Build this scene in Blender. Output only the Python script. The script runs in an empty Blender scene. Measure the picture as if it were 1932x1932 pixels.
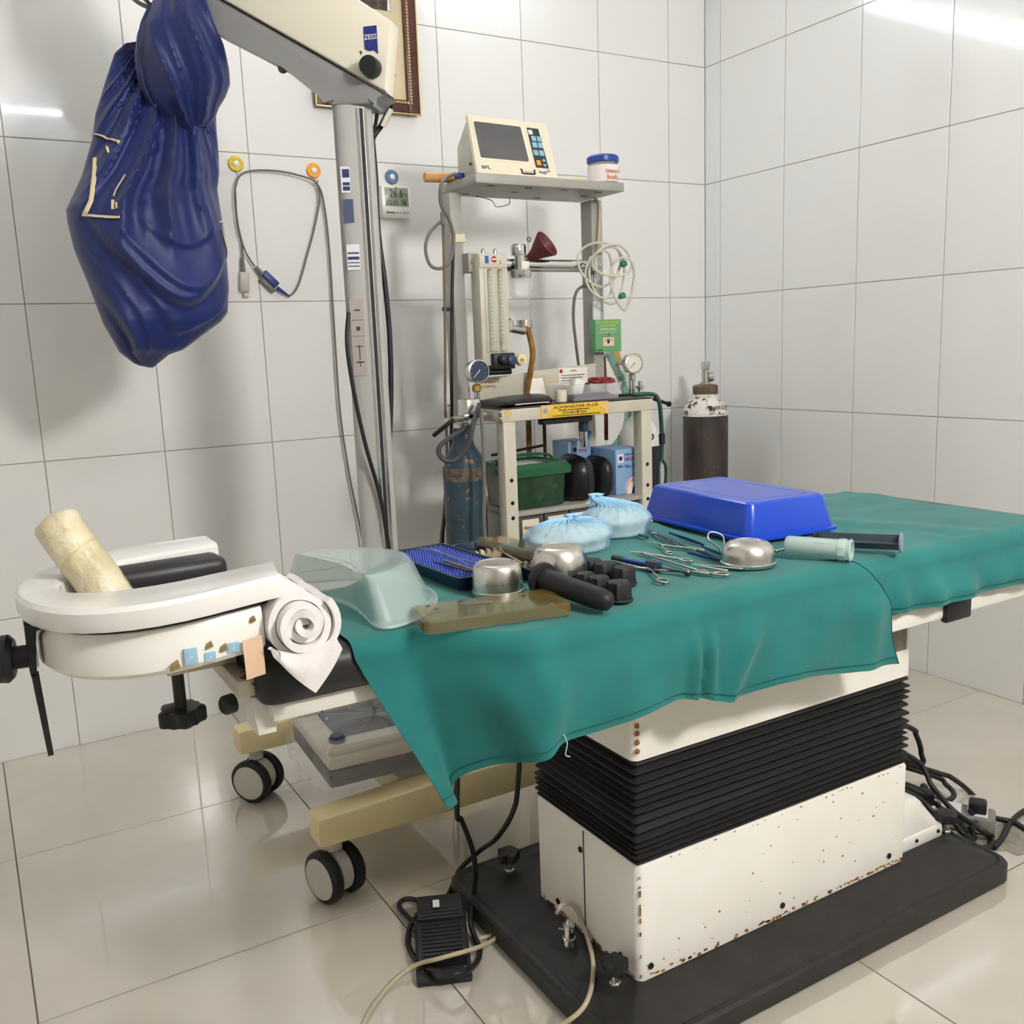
import bpy, bmesh, math, random
from mathutils import Vector, Matrix, noise
random.seed(7)
scene = bpy.context.scene
COL = scene.collection
V = Vector
PI = math.pi

# ---------------------------------------------------------------- camera, world, lights, exposure
def setup_camera():
    yaw, pitch, roll = .5286, -.1756, -.0384
    d = V((math.sin(yaw)*math.cos(pitch), math.cos(yaw)*math.cos(pitch), math.sin(pitch)))
    r0 = V((math.cos(yaw), -math.sin(yaw), 0)); u0 = r0.cross(d)
    r = r0*math.cos(roll) + u0*math.sin(roll); u = -r0*math.sin(roll) + u0*math.cos(roll)
    cam = bpy.data.cameras.new('camera'); cam.sensor_width = 36; cam.lens = 1768.75/1932*36
    cam.clip_start = .02; cam.clip_end = 50
    o = bpy.data.objects.new('camera', cam); COL.objects.link(o)
    m = Matrix((r, u, -d)).transposed().to_4x4(); m.translation = V((-2.482, -2.743, 1.047))
    o.matrix_world = m
    scene.camera = o
setup_camera()
EXPOSURE = 0.06
TUBE_POWER = 52.0       # emission strength of the two wall tubes
LAMP_POWER = 170.0       # the warm lamp on the wall behind the camera
vs = scene.view_settings
vs.view_transform = 'Standard'; vs.look = 'None'; vs.gamma = 1; vs.exposure = EXPOSURE; vs.use_curve_mapping = False
cy = scene.cycles                         # light paths: enough bounces for a white tiled room
cy.max_bounces = 7; cy.diffuse_bounces = 4; cy.glossy_bounces = 3; cy.transmission_bounces = 3; cy.transparent_max_bounces = 10
cy.caustics_reflective = False; cy.caustics_refractive = False; cy.sample_clamp_indirect = 6
cy.use_adaptive_sampling = True; cy.adaptive_threshold = .15; cy.adaptive_min_samples = 16
w = bpy.data.worlds.new('world'); scene.world = w; w.use_nodes = True
w.node_tree.nodes['Background'].inputs[0].default_value = (1, .98, .95, 1)
w.node_tree.nodes['Background'].inputs[1].default_value = .3

# ---------------------------------------------------------------- materials
def lin(c):
    return tuple((x/255/12.92 if x/255 <= .04045 else ((x/255+.055)/1.055)**2.4) for x in c[:3]) + (1,)
MATS = {}
def M(name, col, rough=.5, metal=0, col2=None, scale=20, contrast=(.35, .65), detail=4, bump=None, wear=None, wear2=None,
      trans=0, ior=1.45, alpha=1, coat=0, sheen=0, spec=.5, emit=None, stretch=None, sss=0, rvar=0, coat_ior=1.5, coat_rough=.03):
    """procedural principled material; colours are 0-255 sRGB"""
    if name in MATS: return MATS[name]
    m = bpy.data.materials.new(name); m.use_nodes = True
    nt = m.node_tree; N = nt.nodes; L = nt.links; b = N['Principled BSDF']
    def I(k, v): b.inputs[k].default_value = v
    I('Base Color', lin(col)); I('Roughness', rough); I('Metallic', metal); I('IOR', ior)
    I('Transmission Weight', trans); I('Alpha', alpha); I('Coat Weight', coat); I('Sheen Weight', sheen); I('Specular IOR Level', spec)
    I('Coat IOR', coat_ior); I('Coat Roughness', coat_rough)
    if sss: I('Subsurface Weight', sss); I('Subsurface Radius', (.01, .01, .01))
    if emit: I('Emission Color', lin(emit[0])); I('Emission Strength', emit[1])
    tc = N.new('ShaderNodeTexCoord'); co = tc.outputs['Object']
    if stretch:
        mp = N.new('ShaderNodeMapping'); mp.inputs['Scale'].default_value = stretch; L.new(co, mp.inputs[0]); co = mp.outputs[0]
    def nz(sc, det=4, rgh=.6):
        n = N.new('ShaderNodeTexNoise'); n.inputs['Scale'].default_value = sc; n.inputs['Detail'].default_value = det
        n.inputs['Roughness'].default_value = rgh; L.new(co, n.inputs['Vector']); return n.outputs[0]
    cur = None
    if col2:
        r = N.new('ShaderNodeValToRGB'); r.color_ramp.elements[0].position = contrast[0]; r.color_ramp.elements[1].position = contrast[1]
        r.color_ramp.elements[0].color = lin(col); r.color_ramp.elements[1].color = lin(col2)
        L.new(nz(scale, detail), r.inputs[0]); cur = r.outputs[0]
    for wv in (wear, wear2):
        if wv:
            sc, th, wc = wv[:3]
            r = N.new('ShaderNodeValToRGB'); r.color_ramp.elements[0].position = th; r.color_ramp.elements[1].position = th+.03
            L.new(nz(sc, 5, .65), r.inputs[0])
            mx = N.new('ShaderNodeMix'); mx.data_type = 'RGBA'
            L.new(r.outputs[0], mx.inputs[0])
            if cur: L.new(cur, mx.inputs[6])
            else: mx.inputs[6].default_value = lin(col)
            mx.inputs[7].default_value = lin(wc); cur = mx.outputs[2]
    if cur: L.new(cur, b.inputs['Base Color'])
    if bump:
        bn = N.new('ShaderNodeBump'); bn.inputs['Strength'].default_value = bump[1]
        bn.inputs['Distance'].default_value = bump[2] if len(bump) > 2 else .002
        L.new(nz(bump[0], 5), bn.inputs['Height']); L.new(bn.outputs[0], b.inputs['Normal'])
    if rvar:
        mr = N.new('ShaderNodeMapRange'); mr.inputs[3].default_value = rough; mr.inputs[4].default_value = rough+rvar
        L.new(nz(6, 4), mr.inputs[0]); L.new(mr.outputs[0], b.inputs['Roughness'])
    MATS[name] = m
    return m

# ---------------------------------------------------------------- object helpers
W = {}                                   # world position of every object made here
def tag(o, label=None, cat=None, group=None, kind=None):
    if label: o['label'] = label
    if cat: o['category'] = cat
    if group: o['group'] = group
    if kind: o['kind'] = kind
    return o
def thing(name, loc, label, cat, group=None):
    o = bpy.data.objects.new(name, None); o.empty_display_size = .05; COL.objects.link(o)
    o.location = loc; W[o] = V(loc)
    return tag(o, label, cat, group)
def link(name, me, parent=None, loc=(0, 0, 0), rot=None):
    o = bpy.data.objects.new(name, me); COL.objects.link(o)
    W[o] = V(loc); o.location = V(loc) - (W[parent] if parent else V((0, 0, 0)))
    if rot: o.rotation_euler = rot
    if parent: o.parent = parent
    return o
def finish(name, bm, mat, parent=None, smooth=True, angle=35, recalc=True):
    """bmesh in world coordinates -> mesh object whose origin is its bounding-box centre"""
    if recalc: bmesh.ops.recalc_face_normals(bm, faces=bm.faces)
    xs = [v.co for v in bm.verts]
    c = V([(min(p[i] for p in xs)+max(p[i] for p in xs))/2 for i in range(3)])
    bmesh.ops.translate(bm, verts=bm.verts, vec=-c)
    if smooth:
        for f in bm.faces: f.smooth = True
        lim = math.radians(angle)
        for e in bm.edges:
            if len(e.link_faces) == 2 and e.calc_face_angle(0) > lim: e.smooth = False
    me = bpy.data.meshes.new(name); bm.to_mesh(me); bm.free()
    if mat: me.materials.append(mat)
    return link(name, me, parent, c)
def bm_box(bm, c, s, rot=None, bevel=0, seg=2):
    r = bmesh.ops.create_cube(bm, size=1)['verts']
    mt = Matrix.Translation(V(c)) @ (rot.to_4x4() if rot else Matrix()) @ Matrix.Diagonal((s[0], s[1], s[2], 1))
    bmesh.ops.transform(bm, matrix=mt, verts=r)
    if bevel:
        es = list({e for v in r for e in v.link_edges})
        bmesh.ops.bevel(bm, geom=es, offset=min(bevel, min(s)*.49), segments=seg, affect='EDGES', profile=.5)
def box(name, c, s, mat, parent=None, bevel=.003, rot=None, seg=2):
    bm = bmesh.new(); bm_box(bm, c, s, rot, bevel, seg); return finish(name, bm, mat, parent)
def box2(name, lo, hi, mat, parent=None, bevel=.003, seg=2):
    lo, hi = V(lo), V(hi); s = hi-lo
    return box(name, (lo+hi)/2, [abs(x) for x in s], mat, parent, bevel, None, seg)
def frame_of(ax):
    a = V(ax).normalized(); t = V((0, 0, 1)) if abs(a.z) < .9 else V((1, 0, 0))
    x = t.cross(a).normalized(); return x, a.cross(x), a
def bm_lathe(bm, prof, o, ax=(0, 0, 1), seg=24, cap=True):
    x, y, a = frame_of(ax); o = V(o); rings = []
    for r, h in prof:
        rings.append([bm.verts.new(o+a*h+(x*math.cos(2*PI*k/seg)+y*math.sin(2*PI*k/seg))*max(r, 1e-5)) for k in range(seg)])
    for A, B in zip(rings, rings[1:]):
        for k in range(seg): bm.faces.new((A[k], A[(k+1) % seg], B[(k+1) % seg], B[k]))
    if cap:
        bm.faces.new(rings[0]); bm.faces.new(rings[-1])
def lathe(name, prof, o, mat, parent=None, ax=(0, 0, 1), seg=24, cap=True, angle=35):
    bm = bmesh.new(); bm_lathe(bm, prof, o, ax, seg, cap); return finish(name, bm, mat, parent, angle=angle)
def cyl(name, p, q, r, mat, parent=None, r2=None, seg=20, bev=.001):
    p, q = V(p), V(q); h = (q-p).length; r2 = r if r2 is None else r2; b = min(bev, h*.3, r*.5)
    return lathe(name, [(r-b, 0), (r, b), (r2, h-b), (r2-b, h)], p, mat, parent, q-p, seg)
def catmull(pts, n=8, closed=False):
    P = [V(p) for p in pts]; out = []; m = len(P)
    if m < 3 and not closed: n = 1
    for i in range(m if closed else m-1):
        g = (lambda k: P[k % m]) if closed else (lambda k: P[max(0, min(m-1, k))])
        a, b, c, d = g(i-1), g(i), g(i+1), g(i+2)
        for k in range(n):
            t = k/n
            out.append(.5*((2*b)+(c-a)*t+(2*a-5*b+4*c-d)*t*t+(3*b-a-3*c+d)*t**3))
    if not closed: out.append(P[-1])
    return out
def bm_tube(bm, pts, r, n=8, seg=8, closed=False, flat=None):
    P = catmull(pts, n, closed); m = len(P); rings = []; nx = None
    R = r if callable(r) else (lambda t: r)
    for i, p in enumerate(P):
        t = (P[(i+1) % m]-P[i-1]) if closed else (P[min(m-1, i+1)]-P[max(0, i-1)])
        t = t.normalized() if t.length > 1e-9 else V((0, 0, 1))
        if nx is None: nx = frame_of(t)[0]
        nx = (nx-t*nx.dot(t)); nx = nx.normalized() if nx.length > 1e-6 else frame_of(t)[0]
        ny = t.cross(nx); rr = R(i/max(1, m-1))
        fx, fy = flat or (1, 1)
        rings.append([bm.verts.new(p+(nx*math.cos(2*PI*k/seg)*fx+ny*math.sin(2*PI*k/seg)*fy)*rr) for k in range(seg)])
    for A, B in zip(rings, rings[1:]+(rings[:1] if closed else [])):
        for k in range(seg): bm.faces.new((A[k], A[(k+1) % seg], B[(k+1) % seg], B[k]))
    if not closed: bm.faces.new(rings[0]); bm.faces.new(rings[-1])
def tube(name, pts, r, mat, parent=None, n=8, seg=8, closed=False, flat=None):
    bm = bmesh.new(); bm_tube(bm, pts, r, n, seg, closed, flat); return finish(name, bm, mat, parent, angle=60)
def bm_prism(bm, poly, o, ax, ay, th, bevel=0):
    """polygon in the plane (o, ax, ay), thickness th along ax x ay"""
    o, ax, ay = V(o), V(ax).normalized(), V(ay).normalized(); n = ax.cross(ay).normalized()
    A = [bm.verts.new(o+ax*x+ay*y) for x, y in poly]; B = [bm.verts.new(v.co+n*th) for v in A]
    fs = [bm.faces.new(A), bm.faces.new(B)]
    k = len(A)
    for i in range(k): fs.append(bm.faces.new((A[i], A[(i+1) % k], B[(i+1) % k], B[i])))
    if bevel:
        es = {e for f in fs[:2] for e in f.edges}
        bmesh.ops.bevel(bm, geom=list(es), offset=bevel, segments=2, affect='EDGES', profile=.5)
def prism(name, poly, o, ax, ay, th, mat, parent=None, bevel=0):
    bm = bmesh.new(); bm_prism(bm, poly, o, ax, ay, th, bevel); return finish(name, bm, mat, parent)
def grid(name, fn, nu, nv, mat, parent=None, wrap=False, thick=0, angle=60, capu=False):
    bm = bmesh.new()
    P = [[bm.verts.new(V(fn(i/(nu if wrap else nu-1), j/(nv-1)))) for i in range(nu)] for j in range(nv)]
    for j in range(nv-1):
        for i in range(nu if wrap else nu-1):
            bm.faces.new((P[j][i], P[j][(i+1) % nu], P[j+1][(i+1) % nu], P[j+1][i]))
    if capu: bm.faces.new(P[0]); bm.faces.new(P[-1])
    if thick:
        bmesh.ops.recalc_face_normals(bm, faces=bm.faces)
        bmesh.ops.solidify(bm, geom=bm.faces[:], thickness=thick)
    return finish(name, bm, mat, parent, angle=angle)
def text(name, s, o, ax, ay, size, mat, parent=None, width=None, ext=.0004, align='LEFT', shear=0):
    """flat lettering standing on the plane (o, ax, ay)"""
    cu = bpy.data.curves.new(name, 'FONT'); cu.body = s; cu.size = size; cu.extrude = ext; cu.align_x = align; cu.shear = shear; cu.resolution_u = 3
    t = bpy.data.objects.new(name, cu); COL.objects.link(t)
    me = bpy.data.meshes.new_from_object(t.evaluated_get(bpy.context.evaluated_depsgraph_get()))
    bpy.data.objects.remove(t); bpy.data.curves.remove(cu)
    ax, ay = V(ax).normalized(), V(ay).normalized(); n = ax.cross(ay)
    bm = bmesh.new(); bm.from_mesh(me); bpy.data.meshes.remove(me)
    if not bm.verts: bm.free(); return None
    x0 = min(v.co.x for v in bm.verts); x1 = max(v.co.x for v in bm.verts)
    k = (width/(x1-x0)) if width else 1
    for v in bm.verts: v.co = V(o)+ax*((v.co.x-(x0 if align == 'LEFT' else 0))*k)+ay*v.co.y+n*(v.co.z+ext)
    return finish(name, bm, mat, parent, smooth=False)
def sstep(a, b, x):
    t = max(0, min(1, (x-a)/(b-a))); return t*t*(3-2*t)
def bump1(x, c, wd): return math.exp(-((x-c)/wd)**2)
def fbm(p, s=1): return noise.noise(V(p)*s)+.5*noise.noise(V(p)*s*2.1+V((5, 3, 1)))
def pl(tab, x):                         # piecewise-linear table
    if x <= tab[0][0]: return tab[0][1]
    for (a, b), (c, d) in zip(tab, tab[1:]):
        if x <= c: return b+(d-b)*(x-a)/(c-a)
    return tab[-1][1]
X, Y, Z = V((1, 0, 0)), V((0, 1, 0)), V((0, 0, 1))

# common materials
m_white = M('white_enamel', (240, 239, 234), .28, col2=(232, 230, 223), scale=6, coat=.2)
m_rusty = M('rusty_white_enamel', (240, 238, 231), .3, col2=(232, 229, 219), scale=4, wear=(26, .735, (150, 100, 40)), wear2=(70, .75, (90, 60, 35)))
m_black = M('black_plastic', (26, 26, 28), .42)
m_rubber = M('black_rubber', (22, 22, 24), .55, bump=(300, .08, .0005))
m_steel = M('brushed_steel', (205, 202, 196), .22, 1)
m_chrome = M('chrome', (215, 215, 215), .08, 1)
m_dark = M('dark_metal', (60, 58, 56), .4, .8)
m_cream = M('cream_plastic', (232, 224, 200), .4)
m_beige = M('beige_paint', (222, 206, 158), .35)
m_paper = M('paper', (236, 232, 222), .7)
m_ink = M('ink', (30, 30, 34), .6)
m_blueink = M('blue_ink', (34, 48, 120), .6)
m_redink = M('red_ink', (170, 40, 35), .6)
m_cord = M('black_cord', (24, 24, 26), .45)
m_greycord = M('grey_cord', (112, 108, 102), .5)
m_beigecord = M('beige_cord', (190, 178, 150), .5)

# ---------------------------------------------------------------- the room
TW, TH = .3040, .406
ROWS = [-.002] + [(5.9526-r)*.406 for r in range(5, -3, -1)]
ROOM_X0, ROOM_Y0, CEIL = -3.75, -3.35, 2.85
m_grout = M('grout', (150, 146, 138), .8)
m_tile = M('wall_tile', (230, 230, 228), .12, bump=(34, .03, .004), coat=.4, coat_rough=.04)
m_tile2 = M('wall_tile_edge_strip', (224, 226, 226), .15, bump=(34, .03, .004))
m_floor = M('floor_tile', (210, 203, 189), .04, col2=(196, 188, 172), scale=2.2, contrast=(.3, .7), bump=(24, .008, .002), rvar=.03, ior=1.6, coat=1, coat_ior=1.9, coat_rough=.035)
m_fgrout = M('floor_grout', (96, 86, 72), .8)
m_paint = M('wall_paint', (232, 230, 225), .5)
def tile_mesh(w, h, mat, name, g=.0011, t=.005, b=.0009):
    w2, h2 = w/2-g, h/2-g
    vs, fs = [], []
    for k, (i, z) in enumerate(((0, -t), (0, -b), (b, 0))):
        vs += [(-w2+i, -h2+i, z), (w2-i, -h2+i, z), (w2-i, h2-i, z), (-w2+i, h2-i, z)]
    for L in (0, 4):
        for k in range(4): fs.append((L+k, L+(k+1) % 4, L+4+(k+1) % 4, L+4+k))
    fs.append((8, 9, 10, 11))
    me = bpy.data.meshes.new(name); me.from_pydata(vs, [], fs); me.materials.append(mat); return me
CACHE = {}
def tile(w, h, mat, parent, loc, rot, jit=.0005):
    k = (round(w, 4), round(h, 4), mat.name)
    if k not in CACHE: CACHE[k] = tile_mesh(w, h, mat, 'tile')
    r = (rot[0]+random.uniform(-jit, jit), rot[1], rot[2]+random.uniform(-jit, jit))
    return link('tile', CACHE[k], parent, loc, r)
def struct(name, lo, hi, mat): return tag(box2(name, lo, hi, mat, None, 0), kind='structure')
floor = struct('floor', (ROOM_X0-.1, ROOM_Y0-.1, -.1), (.1, .1, -.0015), m_fgrout)
wall_back = struct('wall_back', (ROOM_X0, .0015, -.0015), (.1, .1, CEIL), m_grout)
wall_right = struct('wall_right', (.0015, ROOM_Y0, -.0015), (.1, .0015, CEIL), m_grout)
wall_left = struct('wall_left', (ROOM_X0-.1, ROOM_Y0, -.0015), (ROOM_X0, .1, CEIL), m_paint)
wall_front = struct('wall_front', (ROOM_X0-.1, ROOM_Y0-.1, -.0015), (.1, ROOM_Y0, CEIL), m_paint)
ceiling = struct('ceiling', (ROOM_X0-.1, ROOM_Y0-.1, CEIL), (.1, .1, CEIL+.1), m_paint)
xs = [0, -.1701]
while xs[-1] > ROOM_X0: xs.append(xs[-1]-TW)
xs[-1] = ROOM_X0
ys = [0, -.0803]
while ys[-1] > ROOM_Y0: ys.append(ys[-1]-.3054)
ys[-1] = ROOM_Y0
rows = [r for r in ROWS if r < CEIL]+[CEIL]
for a, b in zip(rows, rows[1:]):
    for p, q in zip(xs, xs[1:]):
        if p-q > .02: tile(p-q, b-a, m_tile, wall_back, ((p+q)/2, 0, (a+b)/2), (PI/2, 0, 0))
    for i, (p, q) in enumerate(zip(ys, ys[1:])):
        if p-q > .02: tile(p-q, b-a, m_tile2 if i == 0 else m_tile, wall_right, (0, (p+q)/2, (a+b)/2), (PI/2, 0, -PI/2))
fx = [0]+[-.074-.6035*k for k in range(7)]; fx[-1] = ROOM_X0
fy = [0]+[-.58-.595*k for k in range(6)]; fy[-1] = ROOM_Y0
for a, b in zip(fx, fx[1:]):
    for c, d in zip(fy, fy[1:]):
        if a-b > .02 and c-d > .02: tile(a-b, c-d, m_floor, floor, ((a+b)/2, (c+d)/2, 0), (0, 0, 0), .0004)

# the wall tubes whose reflections show on tiles and floor, and the warm lamp
m_tube = M('lit_tube', (255, 255, 255), .5, emit=((234, 243, 255), TUBE_POWER))
def tube_light(x0, x1, y, z, ny, label):
    t = thing('tube_light', ((x0+x1)/2, y, z), label, 'tube light', 'wall tube lights')
    yb = y-ny*.045
    box2('housing', (x0-.03, min(yb, yb+ny*.03), z-.03), (x1+.03, max(yb, yb+ny*.03), z+.03), m_white, t, .004)
    for x in (x0-.015, x1+.015): box('lamp_holder', (x, y-ny*.008, z), (.022, .045, .04), m_white, t, .004)
    cyl('lit_tube', (x0, y, z), (x1, y, z), .014, m_tube, t, seg=12)
tube_light(-1.98, -.78, -.05, 2.33, -1, 'lit white tube light high on the back wall above the machine')
tube_light(-2.25, -1.05, ROOM_Y0+.05, 2.42, 1, 'lit white tube light high on the wall opposite the tiled back wall')
lt = thing('wall_lamp', (-1.33, ROOM_Y0, 1.85), 'warm square wall lamp opposite the tiled back wall', 'lamp')
box2('lamp_housing', (-1.49, ROOM_Y0, 1.69), (-1.17, ROOM_Y0+.04, 2.01), m_white, lt, .006)
box2('lamp_diffuser', (-1.47, ROOM_Y0+.04, 1.71), (-1.19, ROOM_Y0+.046, 1.99), M('lit_diffuser', (255, 240, 215), .5, emit=((255, 249, 243), LAMP_POWER)), lt, .002)


# ================================================================ operating table
TY = -1.56                                # table centre line
table = thing('operating_table', (-1.36, TY, 0), 'white rusty operating table on a black base with a black bellows column', 'operating table')
m_plate = M('black_crackle_paint', (34, 33, 32), .5, bump=(420, .35, .0012), col2=(44, 42, 40), scale=30)
def bm_loops(bm, loops):
    rings = [[bm.verts.new(p) for p in L] for L in loops]; n = len(rings[0])
    for A, B in zip(rings, rings[1:]):
        for k in range(n): bm.faces.new((A[k], A[(k+1) % n], B[(k+1) % n], B[k]))
    bm.faces.new(rings[0]); bm.faces.new(rings[-1])
def rrect(x0, x1, y0, y1, r, z, off=0, n=4):
    x0, x1, y0, y1 = x0+off, x1-off, y0+off, y1-off; r = max(r-off*.4, .004); out = []
    for cx, cy, a in ((x1-r, y1-r, 0), (x0+r, y1-r, 90), (x0+r, y0+r, 180), (x1-r, y0+r, 270)):
        for k in range(n+1):
            t = math.radians(a+90*k/n); out.append((cx+r*math.cos(t), cy+r*math.sin(t), z))
    return out
bm = bmesh.new()
bm_loops(bm, [rrect(-1.772, -.84, -1.795, -1.215, .035, z, o) for z, o in ((.0, .004), (.004, 0), (.034, 0), (.039, .004), (.041, .012), (.039, .015), (.066, .075), (.07, .09))])
finish('base_plate', bm, m_plate, table, angle=25)
# lower cover: two end panels and the long front panel around one box
bm = bmesh.new(); bm_loops(bm, [rrect(-1.682, -1.052, -1.708, -1.416, .012, z, o) for z, o in ((.07, 0), (.258, 0), (.2635, .003), (.265, .008))])
lower = finish('lower_cover', bm, m_rusty, table, angle=40)
box('panel_seam', (-1.6825, -1.565, .165), (.0016, .0014, .19), m_dark, lower, 0)
m_rust = M('rust', (176, 124, 52), .8, col2=(112, 66, 30), scale=60)
# rusty flakes that eat the cover's lower edge and corner
rs = random.Random(3)
bm = bmesh.new()
for k in range(120):
    x = -1.06-.615*rs.random()**1.3; s = rs.uniform(.0008, .0042)
    bm_box(bm, (x, -1.7083, .0725+rs.random()*.006), (s*1.8, .0012, s*.8), None)
for k in range(46):
    y = rs.uniform(-1.70, -1.42); s = rs.uniform(.002, .006)
    bm_box(bm, (-1.6823, y, .072+rs.random()*.004), (.0012, s*1.8, s*.7))
for k in range(18):
    z = rs.uniform(.08, .255); s = rs.uniform(.001, .003)
    bm_box(bm, (-1.678, -1.7075, z), (s, .0015, s*1.6))
for k in range(36):
    x = rs.uniform(-1.67, -1.06); z = rs.uniform(.09, .25); s = rs.uniform(.001, .0035)
    bm_box(bm, (x, -1.7081, z), (s*1.4, .0008, s))
for k in range(20):
    x = rs.uniform(-1.67, -1.06); s = rs.uniform(.0008, .0022)
    bm_box(bm, (x, -1.7078, .258+rs.random()*.004), (s*2, .0012, s*.6))
tag(finish('rust_flakes', bm, m_rust, lower, smooth=False), kind='stuff')
for p in ((-1.66, -1.7085, .092), (-1.375, -1.7085, .092), (-1.10, -1.7085, .093)):
    lathe('bolt', [(.0055, 0), (.005, .002), (.002, .003)], p, m_dark, lower, (0, -1, 0), 10)
for p in ((-1.6825, -1.662, .092), (-1.6825, -1.482, .09), (-1.6825, -1.556, .223)):
    lathe('bolt', [(.0055, 0), (.005, .002), (.002, .003)], p, m_dark, lower, (-1, 0, 0), 10)
# bellows
m_bel = M('bellows_rubber', (30, 29, 29), .6, bump=(220, .15, .0008))
bm = bmesh.new(); L = []; z = .262; folds = 14
hs = [.009, .009, .010, .011, .012, .013, .014, .0135, .013, .013, .0125, .012, .0125, .0135]
sc = (.434-.262)/sum(hs)
for i, h in enumerate(hs):
    h *= sc; o = rs.uniform(-.0015, .002)
    L.append(rrect(-1.682, -1.055, -1.706, -1.418, .004, z, .009)); L.append(rrect(-1.682, -1.055, -1.706, -1.418, .004, z+h*.42, -.001+o)); L.append(rrect(-1.682, -1.055, -1.706, -1.418, .004, z+h*.56, -.001+o)); z += h
L.append(rrect(-1.682, -1.055, -1.706, -1.418, .004, .436, .008))
for i, ring in enumerate(L):              # the folds sag and bunch a little along their length
    L[i] = [(x, y, q+.0035*math.sin((x+1.68)*5+i*.35)*math.sin(i/len(L)*PI)) for x, y, q in ring]
bm_loops(bm, L); finish('bellows', bm, m_bel, table, angle=20)
bm = bmesh.new(); bm_loops(bm, [rrect(-1.688, -1.058, -1.71, -1.414, .012, z, o) for z, o in ((.434, .006), (.436, 0), (.565, 0), (.568, .004))])
upper = finish('upper_cover', bm, m_rusty, table, angle=40)
box2('rating_plate', (-1.175, -1.7115, .487), (-1.075, -1.7095, .552), M('plate_metal', (128, 122, 108), .5, .3, col2=(112, 104, 90), scale=40), upper, .001)
text('lettering', 'OPERATING TABLE\nMODEL  SR. No.\nVOLTS', (-1.135, -1.7117, .538), X, Z, .010, m_ink, upper, .052)
for z in (.452, .466, .480, .492): lathe('rivet', [(.0045, 0), (.004, .002)], (-1.681, -1.7095, z), m_rust, upper, (0, -1, 0), 8)
# table top
m_leather = M('black_leatherette', (34, 33, 36), .42, bump=(160, .12, .001))
box2('top_frame', (-1.90, -1.795, .566), (-.735, -1.325, .598), m_rusty, table, .006)
box2('frame_strap', (-1.098, -1.803, .560), (-1.030, -1.79, .604), m_black, table, .004)
bm = bmesh.new(); bm_loops(bm, [rrect(-1.90, -.725, -1.80, -1.32, .05, z, o) for z, o in ((.598, .004), (.606, 0), (.668, 0), (.682, .006), (.690, .018), (.692, .03))])
finish('mattress', bm, m_leather, table, angle=50)
bm = bmesh.new(); bm_loops(bm, [rrect(-2.215, -1.902, -1.69, -1.43, .02, z, o) for z, o in ((.638, .004), (.644, 0), (.675, 0), (.687, .006), (.692, .018))])
finish('head_mattress', bm, m_leather, table, angle=50)
box2('head_frame', (-2.20, -1.675, .612), (-1.902, -1.445, .637), m_rusty, table, .004)
prism('frame_bracket', [(0, 0), (.022, 0), (.03, .05), (-.006, .05)], (-2.214, -1.655, .592), X, Z, -.05, m_rusty, table, .002)
# levelling knobs on the base plate
def star_knob(p, r, h, mat, parent, ax=Z, lobes=5):
    x, y, a = frame_of(ax); poly = []
    for k in range(lobes*8):
        t = 2*PI*k/(lobes*8); q = r*(1+.16*math.cos(lobes*t)); poly.append((q*math.cos(t), q*math.sin(t)))
    return prism('star_knob', poly, p, x, y, h, mat, parent, r*.12)
for p in ((-1.715, -1.69), (-1.69, -1.325), (-.905, -1.69)):
    s = star_knob((p[0], p[1], .095), .019, .018, m_black, table)
    cyl('knob_screw', (p[0], p[1], .066), (p[0], p[1], .096), .006, m_steel, s)
    cyl('knob_nut', (p[0], p[1], .068), (p[0], p[1], .076), .0095, m_steel, s, seg=6)
# plug and socket on the base
pg = lathe('cable_socket', [(.011, 0), (.011, .012), (.0085, .013), (.0085, .03), (.0095, .031), (.0095, .036), (.006, .038), (.004, .046)], (-1.716, -1.565, .068), m_chrome, table, Z, 20)
cyl('latch_pin', (-1.716, -1.555, .088), (-1.728, -1.552, .094), .0016, m_steel, pg, seg=8)
# motor housing at the foot end of the base
mh = prism('motor_housing', [(-1.051, .068), (-.925, .068), (-.925, .094), (-.932, .100), (-.945, .106), (-.985, .160), (-1.0, .172), (-1.051, .180)], (0, -1.40, 0), X, Z, .29, m_white, table, .005)
box2('housing_flange', (-1.051, -1.693, .069), (-.920, -1.397, .096), m_white, mh, .003)
for x in (-1.0, -.935): lathe('bolt', [(.004, 0), (.003, .003)], (x, -1.693, .084), m_dark, mh, (0, -1, 0), 8)
# clamp under the head rest
m_oldpaint = M('chipped_paint', (214, 204, 184), .5, wear=(40, .6, (110, 70, 45)), wear2=(120, .68, (60, 40, 30)))
box2('clamp_bar', (-2.30, -1.585, .665), (-2.215, -1.545, .681), m_oldpaint, table, .003)
box2('clamp_arm', (-2.235, -1.66, .645), (-2.212, -1.47, .667), m_oldpaint, table, .003)
cyl('clamp_screw', (-2.285, -1.565, .615), (-2.285, -1.565, .668), .0075, m_dark, table)
k = star_knob((-2.285, -1.565, .597), .026, .02, m_black, table)
lathe('hinge_cap', [(.012, 0), (.012, .012), (.009, .015)], (-2.235, -1.63, .632), m_black, table, (-1, -.3, 0), 16)

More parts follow.
